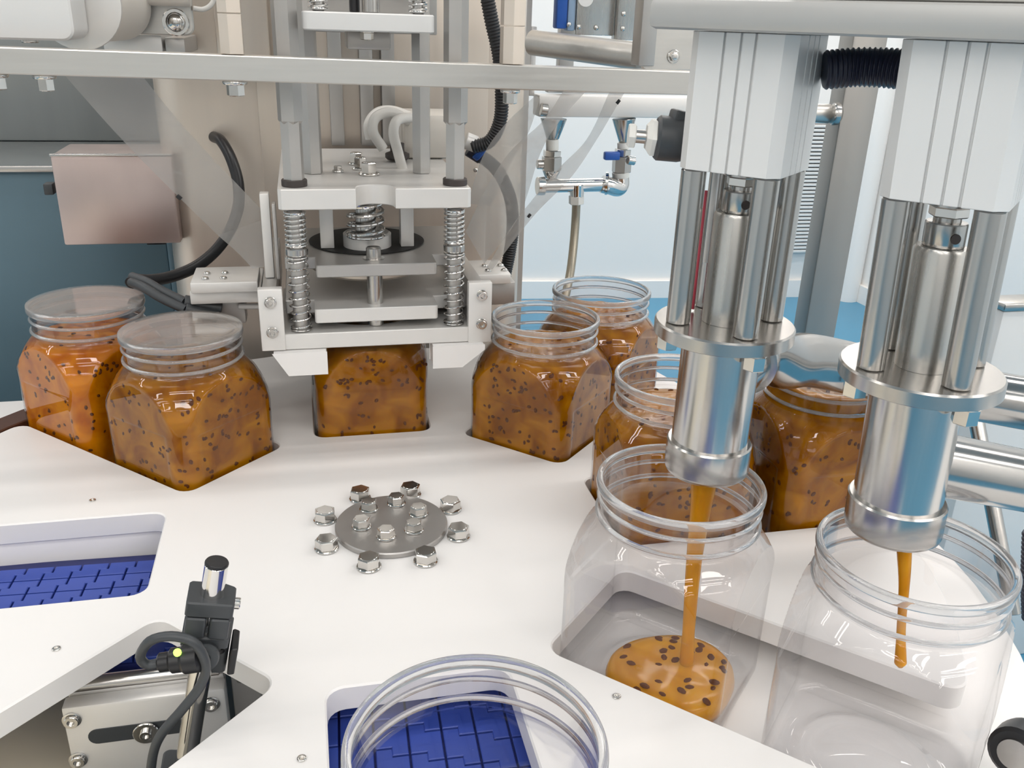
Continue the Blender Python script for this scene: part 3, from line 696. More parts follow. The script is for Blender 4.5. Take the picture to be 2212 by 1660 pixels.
part('centre_pin', rod(NB(), (0.0052, 0.174, 0.1085), (0.0052, 0.174, 0.157), 0.0070), 'steel', sh)
part('centre_pin_cap', rod(NB(), (0.0052, 0.178, 0.1683), (0.0052, 0.178, 0.1785), 0.0066), 'steel', sh)
part('pin_foot', lathe(NB(), [(0.0095, 0.1683), (0.0095, 0.1689), (0.007, 0.1692)], (0.0052, 0.178, 0), n=30), 'steel', sh)
# guide rods with two springs each
GX = ((-0.0604, 0.1655), (0.0750, 0.1655))
for gx, gy in GX:
    part('guide_rod', rod(NB(), (gx, gy, 0.1086), (gx, gy, 0.2150), 0.0062, n=30), 'alu_d', sh)
    part('stop_nut', lathe(NB(), [(0.0088, 0.1765), (0.0094, 0.1772), (0.0094, 0.1820), (0.0088, 0.1828)], (gx, gy, 0), n=30), 'steel', sh)
    part('spring', spring(NB(), (gx, gy, 0.1088), (gx, gy, 0.1763), 0.0086, 0.0008, 11.5), 'chrome', sh)
    part('spring', spring(NB(), (gx, gy, 0.183), (gx, gy, 0.2150), 0.0084, 0.0010, 8.5), 'chrome', sh)
part('centre_spring', spring(NB(), (0.0008, 0.205, 0.1800), (0.0008, 0.205, 0.2160), 0.0158, 0.0016, 5.2, seg=28, n=10), 'chrome', sh)
part('centre_plunger', rod(NB(), (0.0008, 0.205, 0.185), (0.0008, 0.205, 0.2168), 0.0095), 'steel', sh)
for hx in (-0.0335, 0.0390):
    part('hanger_bar', B(hx-0.006, hx+0.006, 0.212, 0.226, 0.1699, 0.2160, r=0.0006), 'alu', sh)
# top plate with the U notch
NX, NR = 0.0068, 0.0155
tp = [(-0.0728, 0.155), (NX-NR-0.001, 0.155)] + [(NX-NR*math.cos(a), 0.163+NR*0.85*math.sin(a)) for a in [PI*i/14 for i in range(15)]] + [(NX+NR+0.001, 0.155), (0.0880, 0.155)]
tp = fillet([(-0.0728, 0.158), (-0.0700, 0.155)], 0) + tp[1:-1] + [(0.0850, 0.155), (0.0880, 0.158), (0.0880, 0.395), (-0.0728, 0.395)]
part('top_plate', prism(NB(), tp, 0.2165, 0.2335, 0.0007), 'alu', sh)
# hexagonal columns
for hx, hy, zb, zt_, r in ((-0.0590, 0.172, 0.2335, 0.47, 0.0088), (0.0765, 0.172, 0.2335, 0.47, 0.0088), (-0.0425, 0.235, 0.2335, 0.47, 0.0088), (0.0555, 0.235, 0.2335, 0.47, 0.0088)):
    part('hex_column', hexrod(NB(), (hx, hy, zb), (hx, hy, zt_), r, rot=0.3), 'alu_d', sh)
    if hy < 0.2:
        part('column_collar', lathe(NB(), [(0.0102, 0.2336), (0.0106, 0.2342), (0.0106, 0.2385), (0.0100, 0.2392)], (hx, hy, 0), n=32), 'darkbrown', sh, 'dark brown collar')
        part('column_sleeve', hexrod(NB(), (hx, hy, 0.284), (hx, hy, 0.4695), 0.0102, ch=0.0022, rot=0.82), 'alu_d', sh)
# bolts, wiring block and pipes standing on the top plate
for q, r, Y in (((797, 372), 0.0072, 0.225), ((778, 345), 0.006, 0.255), ((768, 318), 0.006, 0.285), ((730, 366), 0.004, 0.24)):
    bolt(sh, Vector((AY(*q, Y).x, Y, 0.2335)), r=r, h=0.0095 if r > 0.005 else 0.004, washer=(r*1.35, 0.002), spin=0.4)
hb = AY(935, 300, 0.32)
part('terminal_block', B(hb.x-0.030, hb.x+0.028, 0.315, 0.375, 0.2336, 0.2780, r=0.006), 'ivory', sh, 'ivory terminal block')
pz = lambda q, Y: AY(*q, Y)
part('white_conduit', sweep(NB(), smooth_path([pz((828, 322), 0.30), pz((806, 285), 0.30), pz((812, 254), 0.305), pz((845, 243), 0.31), pz((885, 262), 0.315)], 10), 0.0050, 14), 'whitecable', sh, 'white bent conduit')
part('white_conduit', sweep(NB(), smooth_path([pz((873, 378), 0.262), pz((860, 330), 0.262), pz((850, 285), 0.265), pz((862, 258), 0.275), pz((905, 254), 0.30)], 10), 0.0048, 14), 'whitecable', sh, 'white bent conduit')
part('white_conduit', sweep(NB(), smooth_path([pz((800, 300), 0.32), pz((796, 270), 0.32), pz((815, 244), 0.325), pz((850, 240), 0.33), pz((900, 258), 0.335)], 10), 0.0050, 14), 'whitecable', sh, 'white bent conduit')
part('gear_knob', lathe(NB(), [(0.010, 0), (0.012, 0.002), (0.012, 0.006), (0.007, 0.008), (0.007, 0.016), (0, 0.017)], AY(858, 318, 0.305)+Vector((0, 0, -0.012)), (0, 0, 1), 12), 'darkbrown', sh)
# upper plate
up0, up1 = -0.0455, 0.0575
part('upper_plate', prism(NB(), fillet([(up0, 0.158), (up1, 0.158), (up1, 0.30), (up0, 0.30)], 0.006), 0.3552, 0.3690, 0.0010), 'white', sh, 'pale upper plate')
part('upper_back_plate', B(-0.052, 0.075, 0.27, 0.285, 0.352, 0.47, r=0.001), 'alu_d', sh)
part('clevis_block', B(-0.010, 0.026, 0.20, 0.235, 0.3405, 0.3550, r=0.002), 'alu_d', sh)
bolt(sh, (0.0060, 0.192, 0.3550), (0, 0, -1), 0.0058, 0.0055, washer=(0.0062, 0.0012))
for sxp, q in ((-0.0325, 0.178), (0.0465, 0.178)):
    part('upper_spring', spring(NB(), (sxp, q, 0.3691), (sxp, q, 0.42), 0.0070, 0.0010, 14), 'chrome', sh)
    part('upper_rod', rod(NB(), (sxp, q, 0.3691), (sxp, q, 0.47), 0.0048), 'steel', sh)
part('piston_rod', rod(NB(), (0.0085, 0.178, 0.3691), (0.0085, 0.178, 0.47), 0.0068), 'steel', sh)
part('piston_rod', rod(NB(), (-0.0035, 0.190, 0.3691), (-0.0035, 0.190, 0.47), 0.0042), 'black', sh)
# film guide mounts left and right
for s in (-1, 1):
    xi, xo = (-0.0955, -0.158) if s < 0 else (0.109, 0.145)
    x0, x1 = min(xi, xo), max(xi, xo)
    part('mount_block', B(x0, x1, 0.222, 0.30, 0.107 if s > 0 else 0.118, 0.130, r=0.001), 'alu_d' if s > 0 else 'alu', sh)
    part('mount_top', B(x0 + (0.002 if s < 0 else -0.004), x1 - (0.002 if s < 0 else 0.006), 0.215, 0.27, 0.1302, 0.140, r=0.001), 'alu', sh)
    for i in range(2):
        for jx in range(2): bolt(sh, (x0+0.014+0.016*jx - (0.004 if s > 0 else 0), 0.228+0.018*i, 0.1402), (0, 0, 1), 0.0034, 0.0022, 'dome')
part('cable_connector', rod(NB(), AY(398, 652, 0.232), AY(478, 666, 0.236), 0.0064), 'clampblack', sh, 'dark cable connector')
part('cable_connector', rod(NB(), AY(400, 668, 0.226), AY(470, 684, 0.230), 0.0060), 'clampblack', sh, 'dark cable connector')
pA = AY(515, 662, 0.235); part('push_rod', rod(NB(), (pA.x, 0.235, pA.z), (-0.0935, 0.235, pA.z-0.001), 0.0028), 'white', sh)
part('cylinder_body', B(-0.152, -0.112, 0.240, 0.264, 0.092, 0.1168, r=0.002), 'alu_d', sh)

# ================================================================= MACHINE COLUMN, CABINET, BOX
colm = thing('machine_column', 'broad beige steel machine column with rounded corners behind the sealing head', 'column', (0, 0.5, -0.2))
part('shell', prism(NB(), rrect(-0.203, 0.2045, 0.43, 0.68, 0.035, 8), -0.21, 0.72, 0.0), 'column', colm)
part('front_panel', B(-0.095, 0.155, 0.4255, 0.4305, -0.03, 0.72, r=0.001), 'column', colm)
part('upright_channel', B(-0.130, -0.078, 0.405, 0.43, 0.30, 0.72, r=0.002), 'column', colm)
for xx in (-0.02, 0.012, 0.035): part('guide_strip', B(xx, xx+0.014, 0.405, 0.4255, 0.235, 0.72, r=0.001), 'alu_d', colm)
bolt(colm, AY(1028, 368, 0.425), (0, -1, 0), 0.0025, 0.001, 'dome')
cab = thing('back_cabinet', 'steel machine cabinet with a grey top panel at the back left, floor reflection put in its teal colour', 'cabinet', (-0.6, 0.8, -0.95))
zc, zs = 0.178, 0.213
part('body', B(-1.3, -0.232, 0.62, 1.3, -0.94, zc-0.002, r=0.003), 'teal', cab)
part('counter_top', B(-1.3, -0.215, 0.614, 0.84, zc-0.0015, zc+0.004, r=0.001), 'cabgrey', cab, 'grey counter top')
part('front_lip', B(-1.3, -0.215, 0.610, 0.6137, zc-0.003, zc+0.0046, r=0.0008), 'steel', cab, 'bright steel front lip')
part('upper_panel', B(-1.3, -0.21, 0.84, 1.3, zc+0.0042, 0.70, r=0.003), 'cabgrey', cab, 'grey upper panel')
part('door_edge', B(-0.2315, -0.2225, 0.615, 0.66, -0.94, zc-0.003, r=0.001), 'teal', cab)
jb = thing('junction_box', 'brushed steel box fixed to the left of the machine column, red reflections put in its colour', 'box', (-0.235, 0.37, 0.14))
jp = [AY(*q, 0.34) for q in ((107, 333), (366, 333), (130, 531), (368, 531))]
part('housing', B(AY(107, 333, 0.415).x, -0.1865, 0.415, 0.50, AY(130, 531, 0.415).z, AY(107, 335, 0.415).z, r=0.0022), 'box', jb)
part('lid_lip', B(AY(106, 333, 0.415).x, -0.186, 0.4135, 0.4165, AY(107, 338, 0.415).z, AY(107, 332, 0.415).z, r=0.0008), 'steel', jb, 'bright top lip')
part('latch', B(AY(95, 400, 0.43).x, AY(107, 400, 0.415).x-0.0002, 0.425, 0.44, AY(100, 420, 0.43).z, AY(100, 396, 0.43).z, r=0.0012), 'clampblack', jb)
part('foot_pad', B(AY(318, 535, 0.43).x, AY(360, 535, 0.43).x, 0.43, 0.46, AY(130, 538, 0.42).z, AY(130, 531, 0.415).z-0.0003, r=0.0008), 'black', jb)

# black hoses on the left
cable('power_hose', [AY(462, 296, 0.424), AY(478, 305, 0.405), AY(500, 345, 0.385), AY(515, 400, 0.37), AY(512, 460, 0.355), AY(480, 525, 0.34), AY(430, 572, 0.32), AY(370, 598, 0.30), AY(320, 606, 0.285), AY(292, 604, 0.28), AY(283, 612, 0.272)], 0.0058, 'black', 'thick black hose bulging from the column and bending back left', 16, 'hose')
cable('sensor_lead', [AY(285, 598, 0.278), AY(318, 610, 0.262), AY(352, 630, 0.248), AY(400, 653, 0.232)], 0.0045, 'clampblack', 'shiny dark lead from the hose end to the upper connector', 12)
cable('sensor_lead', [AY(284, 610, 0.270), AY(312, 622, 0.252), AY(350, 645, 0.238), AY(402, 669, 0.226)], 0.0045, 'clampblack', 'shiny dark lead from the hose end to the lower connector', 12)

# ================================================================= SUPPORT BAR
BY = 0.12
b0, b1, b2, b3 = AY(0, 98, BY), AY(0, 156, BY), AY(1472, 155, BY), AY(1470, 206, BY)
sl = (b2.z-b0.z)/(b2.x-b0.x)
zt0, zb0 = (b0.z+b2.z)/2, (b1.z+b3.z)/2
sbar = thing('support_bar', 'long flat brushed steel bar crossing in front of the sealing head', 'bar', (0, BY, zb0))
xl, xr = -0.34, 0.275
def barz(z, x): return z + sl*(x-(b0.x+b2.x)/2)
zt_l, zt_r, zb_l, zb_r = barz(b0.z+ (b2.z-b0.z)/2, xl), barz((b0.z+b2.z)/2, xr), b1.z, b3.z
plate = NB(); prism(plate, [(xl, zb_l), (xr, zb_r), (xr, b2.z), (xl, b0.z)], -(BY+0.022), -BY, 0.0008, mat=XZ)
part('flat_bar', plate, 'brushed_x', sbar)
for q, rr_ in (((97, 172), 0.0058), ((508, 185), 0.0066), ((1102, 207), 0.0058), ((-6, 172), 0.0058)):
    p = AY(*q, BY+0.011); zz = zb_l+(zb_r-zb_l)*(p.x-xl)/(xr-xl)
    bolt(sbar, (p.x, BY+0.011, zz), (0, 0, -1), rr_, 0.0085, washer=(rr_*1.38, 0.003), spin=0.2)
def vpost(px0, px1, pyb, name, label, mat):
    a, b_ = AY(px0, pyb, BY+0.004), AY(px1, pyb, BY+0.004); zz = b0.z+(b2.z-b0.z)*(a.x-xl)/(xr-xl)
    t = thing(name, label, 'post', ((a.x+b_.x)/2, BY+0.011, zz+0.0004))
    x0, x1 = a.x, b_.x; xm = x0+(x1-x0)*0.42
    part('body', prism(NB(), [(x0, BY+0.007), (xm, BY+0.002), (x1, BY+0.005), (x1, BY+0.018), (x0, BY+0.020)], zz+0.0004, zz+0.028, 0.0003), mat, t)
    part('upper_body', prism(NB(), [(x0, BY+0.007), (xm, BY+0.002), (x1, BY+0.005), (x1, BY+0.018), (x0, BY+0.020)], zz+0.0286, 0.47, 0.0003), mat, t)
vpost(476, 526, 114, 'hanging_post', 'beige steel post standing on the support bar left of the sealing head', 'column')
vpost(1088, 1132, 140, 'hanging_post', 'beige steel post standing on the support bar beside the black ribbed hose', 'column')

# ================================================================= FILM, ROLLERS, HOUSING (upper left)
def ribbon(bm, L, R, thick=0.0004, n=10):
    """film between two edge curves"""
    A, C = smooth_path(L, n), smooth_path(R, n); k = 8; g = []
    for a, c_ in zip(A, C):
        row = []
        for j in range(k+1): row.append(a.lerp(c_, j/k))
        g.append(row)
    nv = []
    top = [[bm.verts.new(p) for p in row] for row in g]
    for i in range(len(g)-1):
        for j in range(k): bm.faces.new((top[i][j], top[i+1][j], top[i+1][j+1], top[i][j+1]))
    ext = bmesh.ops.solidify(bm, geom=list(bm.faces), thickness=thick)
    return bm
fl = thing('film_web', 'translucent film sheet slanting down left of the sealing head', 'film', AY(300, 300, 0.2))
part('sheet', ribbon(NB(), [AY(128, 150, 0.150), AY(262, 300, 0.175), AY(388, 428, 0.200), AY(470, 508, 0.218)], [AY(296, 150, 0.150), AY(395, 272, 0.175), AY(500, 385, 0.200), AY(582, 470, 0.218)]), 'film', fl)
part('lower_fold', ribbon(NB(), [AY(470, 508, 0.2185), AY(515, 548, 0.213), AY(545, 580, 0.208)], [AY(582, 470, 0.2185), AY(588, 520, 0.213), AY(592, 575, 0.208)]), 'film', fl)
mk = AY(387, 426, 0.1995); part('register_mark', B(mk.x-0.0022, mk.x+0.0022, 0.1980, 0.1990, mk.z-0.0017, mk.z+0.0017, r=0.0001, mat=Matrix.Translation(mk) @ Matrix.Rotation(0.8, 4, 'Y') @ Matrix.Translation(-mk)), 'black', fl, 'black register mark')
fr_ = thing('film_web', 'twisted translucent film strips running up to the right of the sealing head', 'film', AY(1150, 400, 0.2))
part('narrow_strip', ribbon(NB(), [AY(1040, 600, 0.235), AY(1105, 490, 0.225), AY(1200, 372, 0.20), AY(1268, 300, 0.18), AY(1318, 195, 0.16)], [AY(1056, 592, 0.235), AY(1150, 470, 0.225), AY(1232, 385, 0.205), AY(1290, 300, 0.185), AY(1352, 195, 0.16)]), 'film', fr_)
part('wide_strip', ribbon(NB(), [AY(1006, 500, 0.245), AY(1050, 408, 0.24), AY(1100, 330, 0.22), AY(1172, 262, 0.19), AY(1218, 195, 0.16)], [AY(1046, 570, 0.24), AY(1120, 470, 0.24), AY(1168, 330, 0.225), AY(1212, 258, 0.195), AY(1268, 195, 0.16)]), 'film', fr_)
part('inner_strip', ribbon(NB(), [AY(1010, 440, 0.25), AY(1042, 340, 0.245), AY(1090, 270, 0.235), AY(1158, 205, 0.21)], [AY(1060, 445, 0.25), AY(1105, 350, 0.245), AY(1140, 290, 0.235), AY(1166, 215, 0.21)]), 'film', fr_)
for q, Y in (((1143, 466), 0.2235), ((1335, 220), 0.160)):
    mk = AY(*q, Y-0.001); part('register_mark', B(mk.x-0.0020, mk.x+0.0020, Y-0.0020, Y-0.0008, mk.z-0.0013, mk.z+0.0013, r=0.0001, mat=Matrix.Translation(mk) @ Matrix.Rotation(-0.9, 4, 'Y') @ Matrix.Translation(-mk)), 'black', fr_, 'black register mark')

hs = thing('drive_housing', 'white enamelled housing with a rounded corner above the support bar, top left', 'housing', AY(80, 95, 0.15))
h0, h1 = AY(-60, 92, 0.15), AY(165, 95, 0.15)
hz = 0.3432
part('cover', plate_xz(NB(), rrect(h0.x-0.02, h1.x, hz, 0.47, 0.0085, 6), 0.148, 0.200, 0.0015), 'white', hs)
part('foot', rod(NB(), (h0.x+0.035, 0.162, hz-0.0022), (h0.x+0.035, 0.162, hz+0.0002), 0.006), 'steel', hs)
fr2 = thing('film_roller', 'ivory film roller beside the white housing, top left', 'roller', AY(215, 40, 0.2))
rc = AY(200, 8, 0.235)
part('drum', lathe(NB(), [(0.027, -0.03), (0.029, -0.028), (0.029, 0.055)], rc, (0.16, 1, 0), 40), 'ivory', fr2)
part('end_flange', lathe(NB(), [(0.031, 0.0), (0.034, 0.001), (0.034, 0.004), (0.031, 0.005)], rc+Vector((-0.006, -0.034, 0)), (0.16, 1, 0), 40), 'alu', fr2)
part('shaft', rod(NB(), rc+Vector((0.008, 0.05, 0.012)), rc+Vector((0.07, 0.05, 0.012)), 0.012), 'ivory', fr2)
br = thing('roller_bracket', 'grey steel bracket plate with one large bolt, behind the film roller', 'bracket', AY(300, 70, 0.3))
q0, q1 = AY(190, 78, 0.30), AY(421, 78, 0.30)
part('plate', plate_xz(NB(), rrect(q0.x, q1.x, q1.z, 0.47, 0.008, 6), 0.30, 0.308, 0.0012), 'brushed_x', br)
bolt(br, AY(380, 48, 0.2995), (0, -1, 0), 0.0085, 0.006, 'dome', washer=(0.0115, 0.002))
q = AY(298, 47, 0.2995); bolt(br, q, (0, -1, 0), 0.0026, 0.0012, 'dome')
part('gusset', B(q0.x+0.01, q0.x+0.06, 0.308, 0.42, 0.330, 0.345, r=0.002), 'alu', br)
part('gusset', B(q0.x+0.062, q1.x-0.01, 0.308, 0.42, 0.328, 0.343, r=0.002), 'alu_d', br)
cable('thin_white_tube', [AY(418, 18, 0.30), AY(440, 20, 0.30), AY(458, 8, 0.30), AY(468, -20, 0.30)], 0.0022, 'whitecable', 'thin pale tube curling beside the bracket plate, top left', 10, 'tube')

# ================================================================= RIBBED HOSES AND FRAME RIGHT OF THE HEAD
def hose(pts, r, pitch, depth, mat, label):
    return solo('ribbed_hose', ribbed(NB(), pts, r, pitch, depth), mat, label, 'hose', ang=60)
hose([AY(1048, -30, 0.30), AY(1062, 45, 0.30), AY(1078, 120, 0.30), AY(1084, 200, 0.305), AY(1080, 262, 0.31), AY(1058, 305, 0.315), AY(1020, 318, 0.32)], 0.0072, 0.0029, 0.0009, 'black', 'black ribbed hose curving down behind the support bar')
hose([AY(1035, 335, 0.34), AY(1072, 365, 0.345), AY(1100, 420, 0.35), AY(1108, 480, 0.355), AY(1102, 540, 0.36), AY(1090, 600, 0.365)], 0.0072, 0.0029, 0.0009, 'black', 'black ribbed hose arching down behind the right film strips')
el = thing('hose_fitting', 'grey and blue pipe fitting at the lower end of the ribbed hose', 'fitting', AY(1030, 320, 0.32))
part('sleeve', rod(NB(), AY(1005, 303, 0.325), AY(1028, 312, 0.3245), 0.0085), 'alu', el)
part('blue_ring', lathe(NB(), [(0.0098, 0), (0.0105, 0.001), (0.0105, 0.0055), (0.0098, 0.0065)], AY(1032, 322, 0.331), (1, -0.1, -0.75), 28), 'blue', el)
part('lower_sleeve', rod(NB(), AY(1012, 322, 0.336), AY(1040, 340, 0.336), 0.0075), 'navy', el)
ap = thing('frame_post', 'grooved grey aluminium frame post right of the machine column', 'post', (AY(1122, 400, 0.50).x, 0.5, -0.2))
a, b_ = AY(1108, 330, 0.50), AY(1138, 330, 0.50)
pw = b_.x-a.x; cx = (a.x+b_.x)/2
prof = [(-pw/2, 0), (-pw*0.12, 0), (-pw*0.12, 0.004), (pw*0.12, 0.004), (pw*0.12, 0), (pw/2, 0), (pw/2, pw), (-pw/2, pw)]
part('extrusion', prism(NB(), [(cx+x, 0.50+y) for x, y in prof], -0.93, 0.70, 0), 'alu_d', ap)
for z in (0.27, 0.10): part('slot_cover', B(cx-pw*0.1, cx+pw*0.1, 0.5012, 0.5035, z-0.16, z-0.005, r=0.0003), 'alu', ap)

lr = thing('idler_roller', 'long steel idler roller above the support bar, right of the sealing head', 'roller', AY(1280, 105, 0.3))
ra, rb = AY(1150, 92, 0.36), AY(1405, 125, 0.24)
part('tube', rod(NB(), ra, rb, 0.0125, n=36), 'brushed_x', lr)
part('journal', rod(NB(), rb, rb+(rb-ra).normalized()*0.02, 0.006), 'steel', lr)
bb = thing('bearing_block', 'rounded steel bearing block with one bolt, left of the filling beam', 'block', AY(1440, 150, 0.2))
q0, q1 = AY(1383, 155, 0.20), AY(1500, 155, 0.20)
part('body', plate_xz(NB(), rrect(q0.x, q1.x, q1.z, 0.47, 0.006, 6), 0.20, 0.216, 0.0014), 'brushed_x', bb)
bolt(bb, AY(1455, 122, 0.1995), (0, -1, 0), 0.0042, 0.003, 'hex', washer=(0.0058, 0.001))
part('side_plate', B(q0.x-0.003, q0.x+0.012, 0.1975, 0.219, q1.z+0.004, 0.47, r=0.001), 'alu_d', bb)
gb = thing('gear_bracket', 'upright steel bracket plates with a blue strip, behind the idler roller', 'bracket', AY(1290, 70, 0.45))
q0, q1 = AY(1198, 76, 0.45), AY(1400, 80, 0.45)
pw_ = q1.x-q0.x
part('back_plate', B(q0.x+pw_*0.22, q0.x+pw_*0.62, 0.45, 0.458, q1.z, 0.56, r=0.001), 'brushed_z', gb)
part('side_plate', B(q0.x+pw_*0.625, q0.x+pw_*0.86, 0.44, 0.458, q1.z-0.004, 0.56, r=0.001), 'brushed_z', gb)
part('edge_plate', B(q0.x+pw_*0.87, q1.x, 0.445, 0.458, q1.z-0.004, 0.56, r=0.001), 'column', gb)
part('blue_strip', B(q0.x+pw_*0.02, q0.x+pw_*0.13, 0.452, 0.470, q1.z+0.006, 0.56, r=0.002), 'blue', gb, 'deep blue strip')
part('pale_strip', B(q0.x+pw_*0.135, q0.x+pw_*0.215, 0.452, 0.470, q1.z+0.004, 0.56, r=0.002), 'paleblue', gb, 'pale blue strip')
hp = AY(1265, -4, 0.449)
part('white_boss', lathe(NB(), [(0.0085, 0), (0.009, 0.0004), (0.009, 0.001), (0, 0.0011)], hp, (0, -1, 0), 28), 'white', gb, 'white oval boss')
for q in ((1229, 53), (1250, 58), (1288, 60), (1347, 30), (1345, 62)): bolt(gb, AY(*q, 0.4495 if q[0] < 1320 else 0.4395), (0, -1, 0), 0.0028, 0.002, 'dome')
bkt = thing('frame_bracket', 'steel frame rail carrying the water valves behind the support bar', 'rail', AY(1340, 232, 0.5))
q0, q1 = AY(1165, 208, 0.50), AY(1560, 262, 0.50)
part('rail', B(q0.x, q1.x, 0.50, 0.53, AY(1300, 254, 0.50).z, AY(1300, 208, 0.50).z, r=0.0015), 'alu', bkt)
part('white_strip', B(q0.x+0.02, q1.x, 0.535, 0.55, AY(1300, 208, 0.50).z+0.0004, AY(1300, 208, 0.50).z+0.006, r=0.0008), 'white', bkt)
part('round_boss', rod(NB(), AY(1168, 236, 0.495), AY(1182, 238, 0.495), 0.0075), 'steel', bkt)
part('upright', B(AY(1146, 120, 0.52).x, AY(1158, 120, 0.52).x, 0.52, 0.535, 0.28, 0.36, r=0.001), 'alu', bkt)
part('upright', B(AY(1208, 130, 0.52).x, AY(1240, 130, 0.52).x, 0.52, 0.535, AY(1300, 208, 0.50).z+0.007, 0.36, r=0.001), 'alu_d', bkt)

vm = thing('valve_manifold', 'steel water valve manifold with a blue lever below the frame rail', 'valve', AY(1250, 390, 0.5))
def seg(name, q0, q1, r0, r1=None, mat='steel', n=24, Y=0.508): part(name, rod(NB(), AY(*q0, Y), AY(*q1, Y), r0, r1, n=n), mat, vm)
seg('funnel_nozzle', (1348, 308), (1348, 256), 0.0065, 0.0150); seg('funnel_nozzle', (1194, 300), (1196, 256), 0.0080, 0.0165)
seg('nipple', (1346, 322), (1346, 308), 0.0075, mat='ptfe'); seg('nipple', (1193, 325), (1193, 301), 0.0080, mat='ptfe')
part('valve_body', hexrod(NB(), AY(1342, 372, 0.508), AY(1344, 338, 0.508), 0.0125), 'steel', vm); part('valve_nut', hexrod(NB(), AY(1344, 338, 0.508), AY(1346, 322, 0.508), 0.0105), 'bolt', vm)
part('valve_body', hexrod(NB(), AY(1191, 368, 0.508), AY(1192, 338, 0.508), 0.0130), 'steel', vm); part('valve_nut', hexrod(NB(), AY(1192, 338, 0.508), AY(1193, 325, 0.508), 0.0115), 'bolt', vm)
seg('lower_nipple', (1190, 385), (1191, 368), 0.0075, 0.0115); seg('lower_nipple', (1341, 384), (1341, 372), 0.0110, 0.0115, mat='ptfe')
seg('side_stub', (1160, 355), (1180, 355), 0.0060)
part('blue_lever', B(AY(1301, 330, 0.5).x, AY(1334, 330, 0.5).x, 0.488, 0.497, AY(1310, 345, 0.495).z, AY(1310, 327, 0.495).z, r=0.002), 'blue', vm, 'blue valve lever')
part('lever_screw', rod(NB(), AY(1356, 346, 0.5), AY(1371, 348, 0.5), 0.0055), 'bolt', vm)
part('elbow', sweep(NB(), smooth_path([AY(1341, 383, 0.508), AY(1341, 398, 0.508), AY(1334, 406, 0.505), AY(1318, 402, 0.50), AY(1300, 398, 0.50)], 8), 0.0110, 20), 'chrome', vm)
part('flange', lathe(NB(), [(0.0115, 0), (0.0145, 0.001), (0.0145, 0.004), (0.0115, 0.005)], AY(1306, 396, 0.50), (0.9, -0.3, 0), 28), 'chrome', vm)
part('cross_tube', rod(NB(), AY(1165, 402, 0.50), AY(1312, 399, 0.50), 0.0085), 'chrome', vm)
part('cross_tube_end', rod(NB(), AY(1160, 402, 0.498), AY(1176, 402, 0.498), 0.0115), 'chrome', vm)
part('tee_branch', rod(NB(), AY(1246, 425, 0.50), AY(1246, 398, 0.50), 0.0088, 0.0105), 'chrome', vm)
part('hose_nut', hexrod(NB(), AY(1245, 441, 0.50), AY(1245, 423, 0.50), 0.0100), 'ptfe', vm)
cable('steel_hose', [AY(1245, 439, 0.50), AY(1243, 480, 0.50), AY(1238, 540, 0.49), AY(1230, 600, 0.47), AY(1216, 660, 0.44), AY(1205, 705, 0.42)], 0.0056, 'hosesteel', 'olive grey hose hanging from the tee of the valve manifold', 14, 'hose')

# ================================================================= FILLING HEAD
u = Vector((0.67655, -0.7364, 0)); v = Vector((-0.7364, -0.67655, 0))
def UV(o, lean=(0, 0)):
    """local x along the beam, local y towards the open front, z up with the nozzle's own slight lean"""
    return Matrix(((u.x, v.x, lean[0], o.x), (u.y, v.y, lean[1], o.y), (0, 0, 1, o.z), (0, 0, 0, 1)))
BZ = 0.3664
beam = thing('filling_beam', 'grey painted aluminium beam carrying the two filling cylinders', 'beam', (N1.x, N1.y, BZ))
T = UV(Vector((N1.x, N1.y, 0)))
part('beam_body', B(-0.0405, 0.30, -0.040, 0.046, BZ, BZ+0.0140, r=0.0035, mat=T), 'beam', beam)
part('beam_cap', B(0.02, 0.30, -0.040, 0.030, BZ+0.0142, BZ+0.060, r=0.003, mat=T), 'alu', beam)
def octo(h, c, groove):
    """extruded cylinder profile: square with cut corners and two shallow T-slots per side"""
    side = [(-h+c, -h)]
    for a_, b__ in groove: side += [(a_, -h), (a_+0.0004, -h+0.0014), (b__-0.0004, -h+0.0014), (b__, -h)]
    side += [(h-c, -h)]
    out = []
    for k in range(4):
        ca_, sa_ = [(1, 0), (0, 1), (-1, 0), (0, -1)][k]
        out += [(x*ca_-y*sa_, x*sa_+y*ca_) for x, y in side]
    return out
GR = [(-0.0085, -0.0070), (-0.0012, 0.0002), (0.0072, 0.0086)]
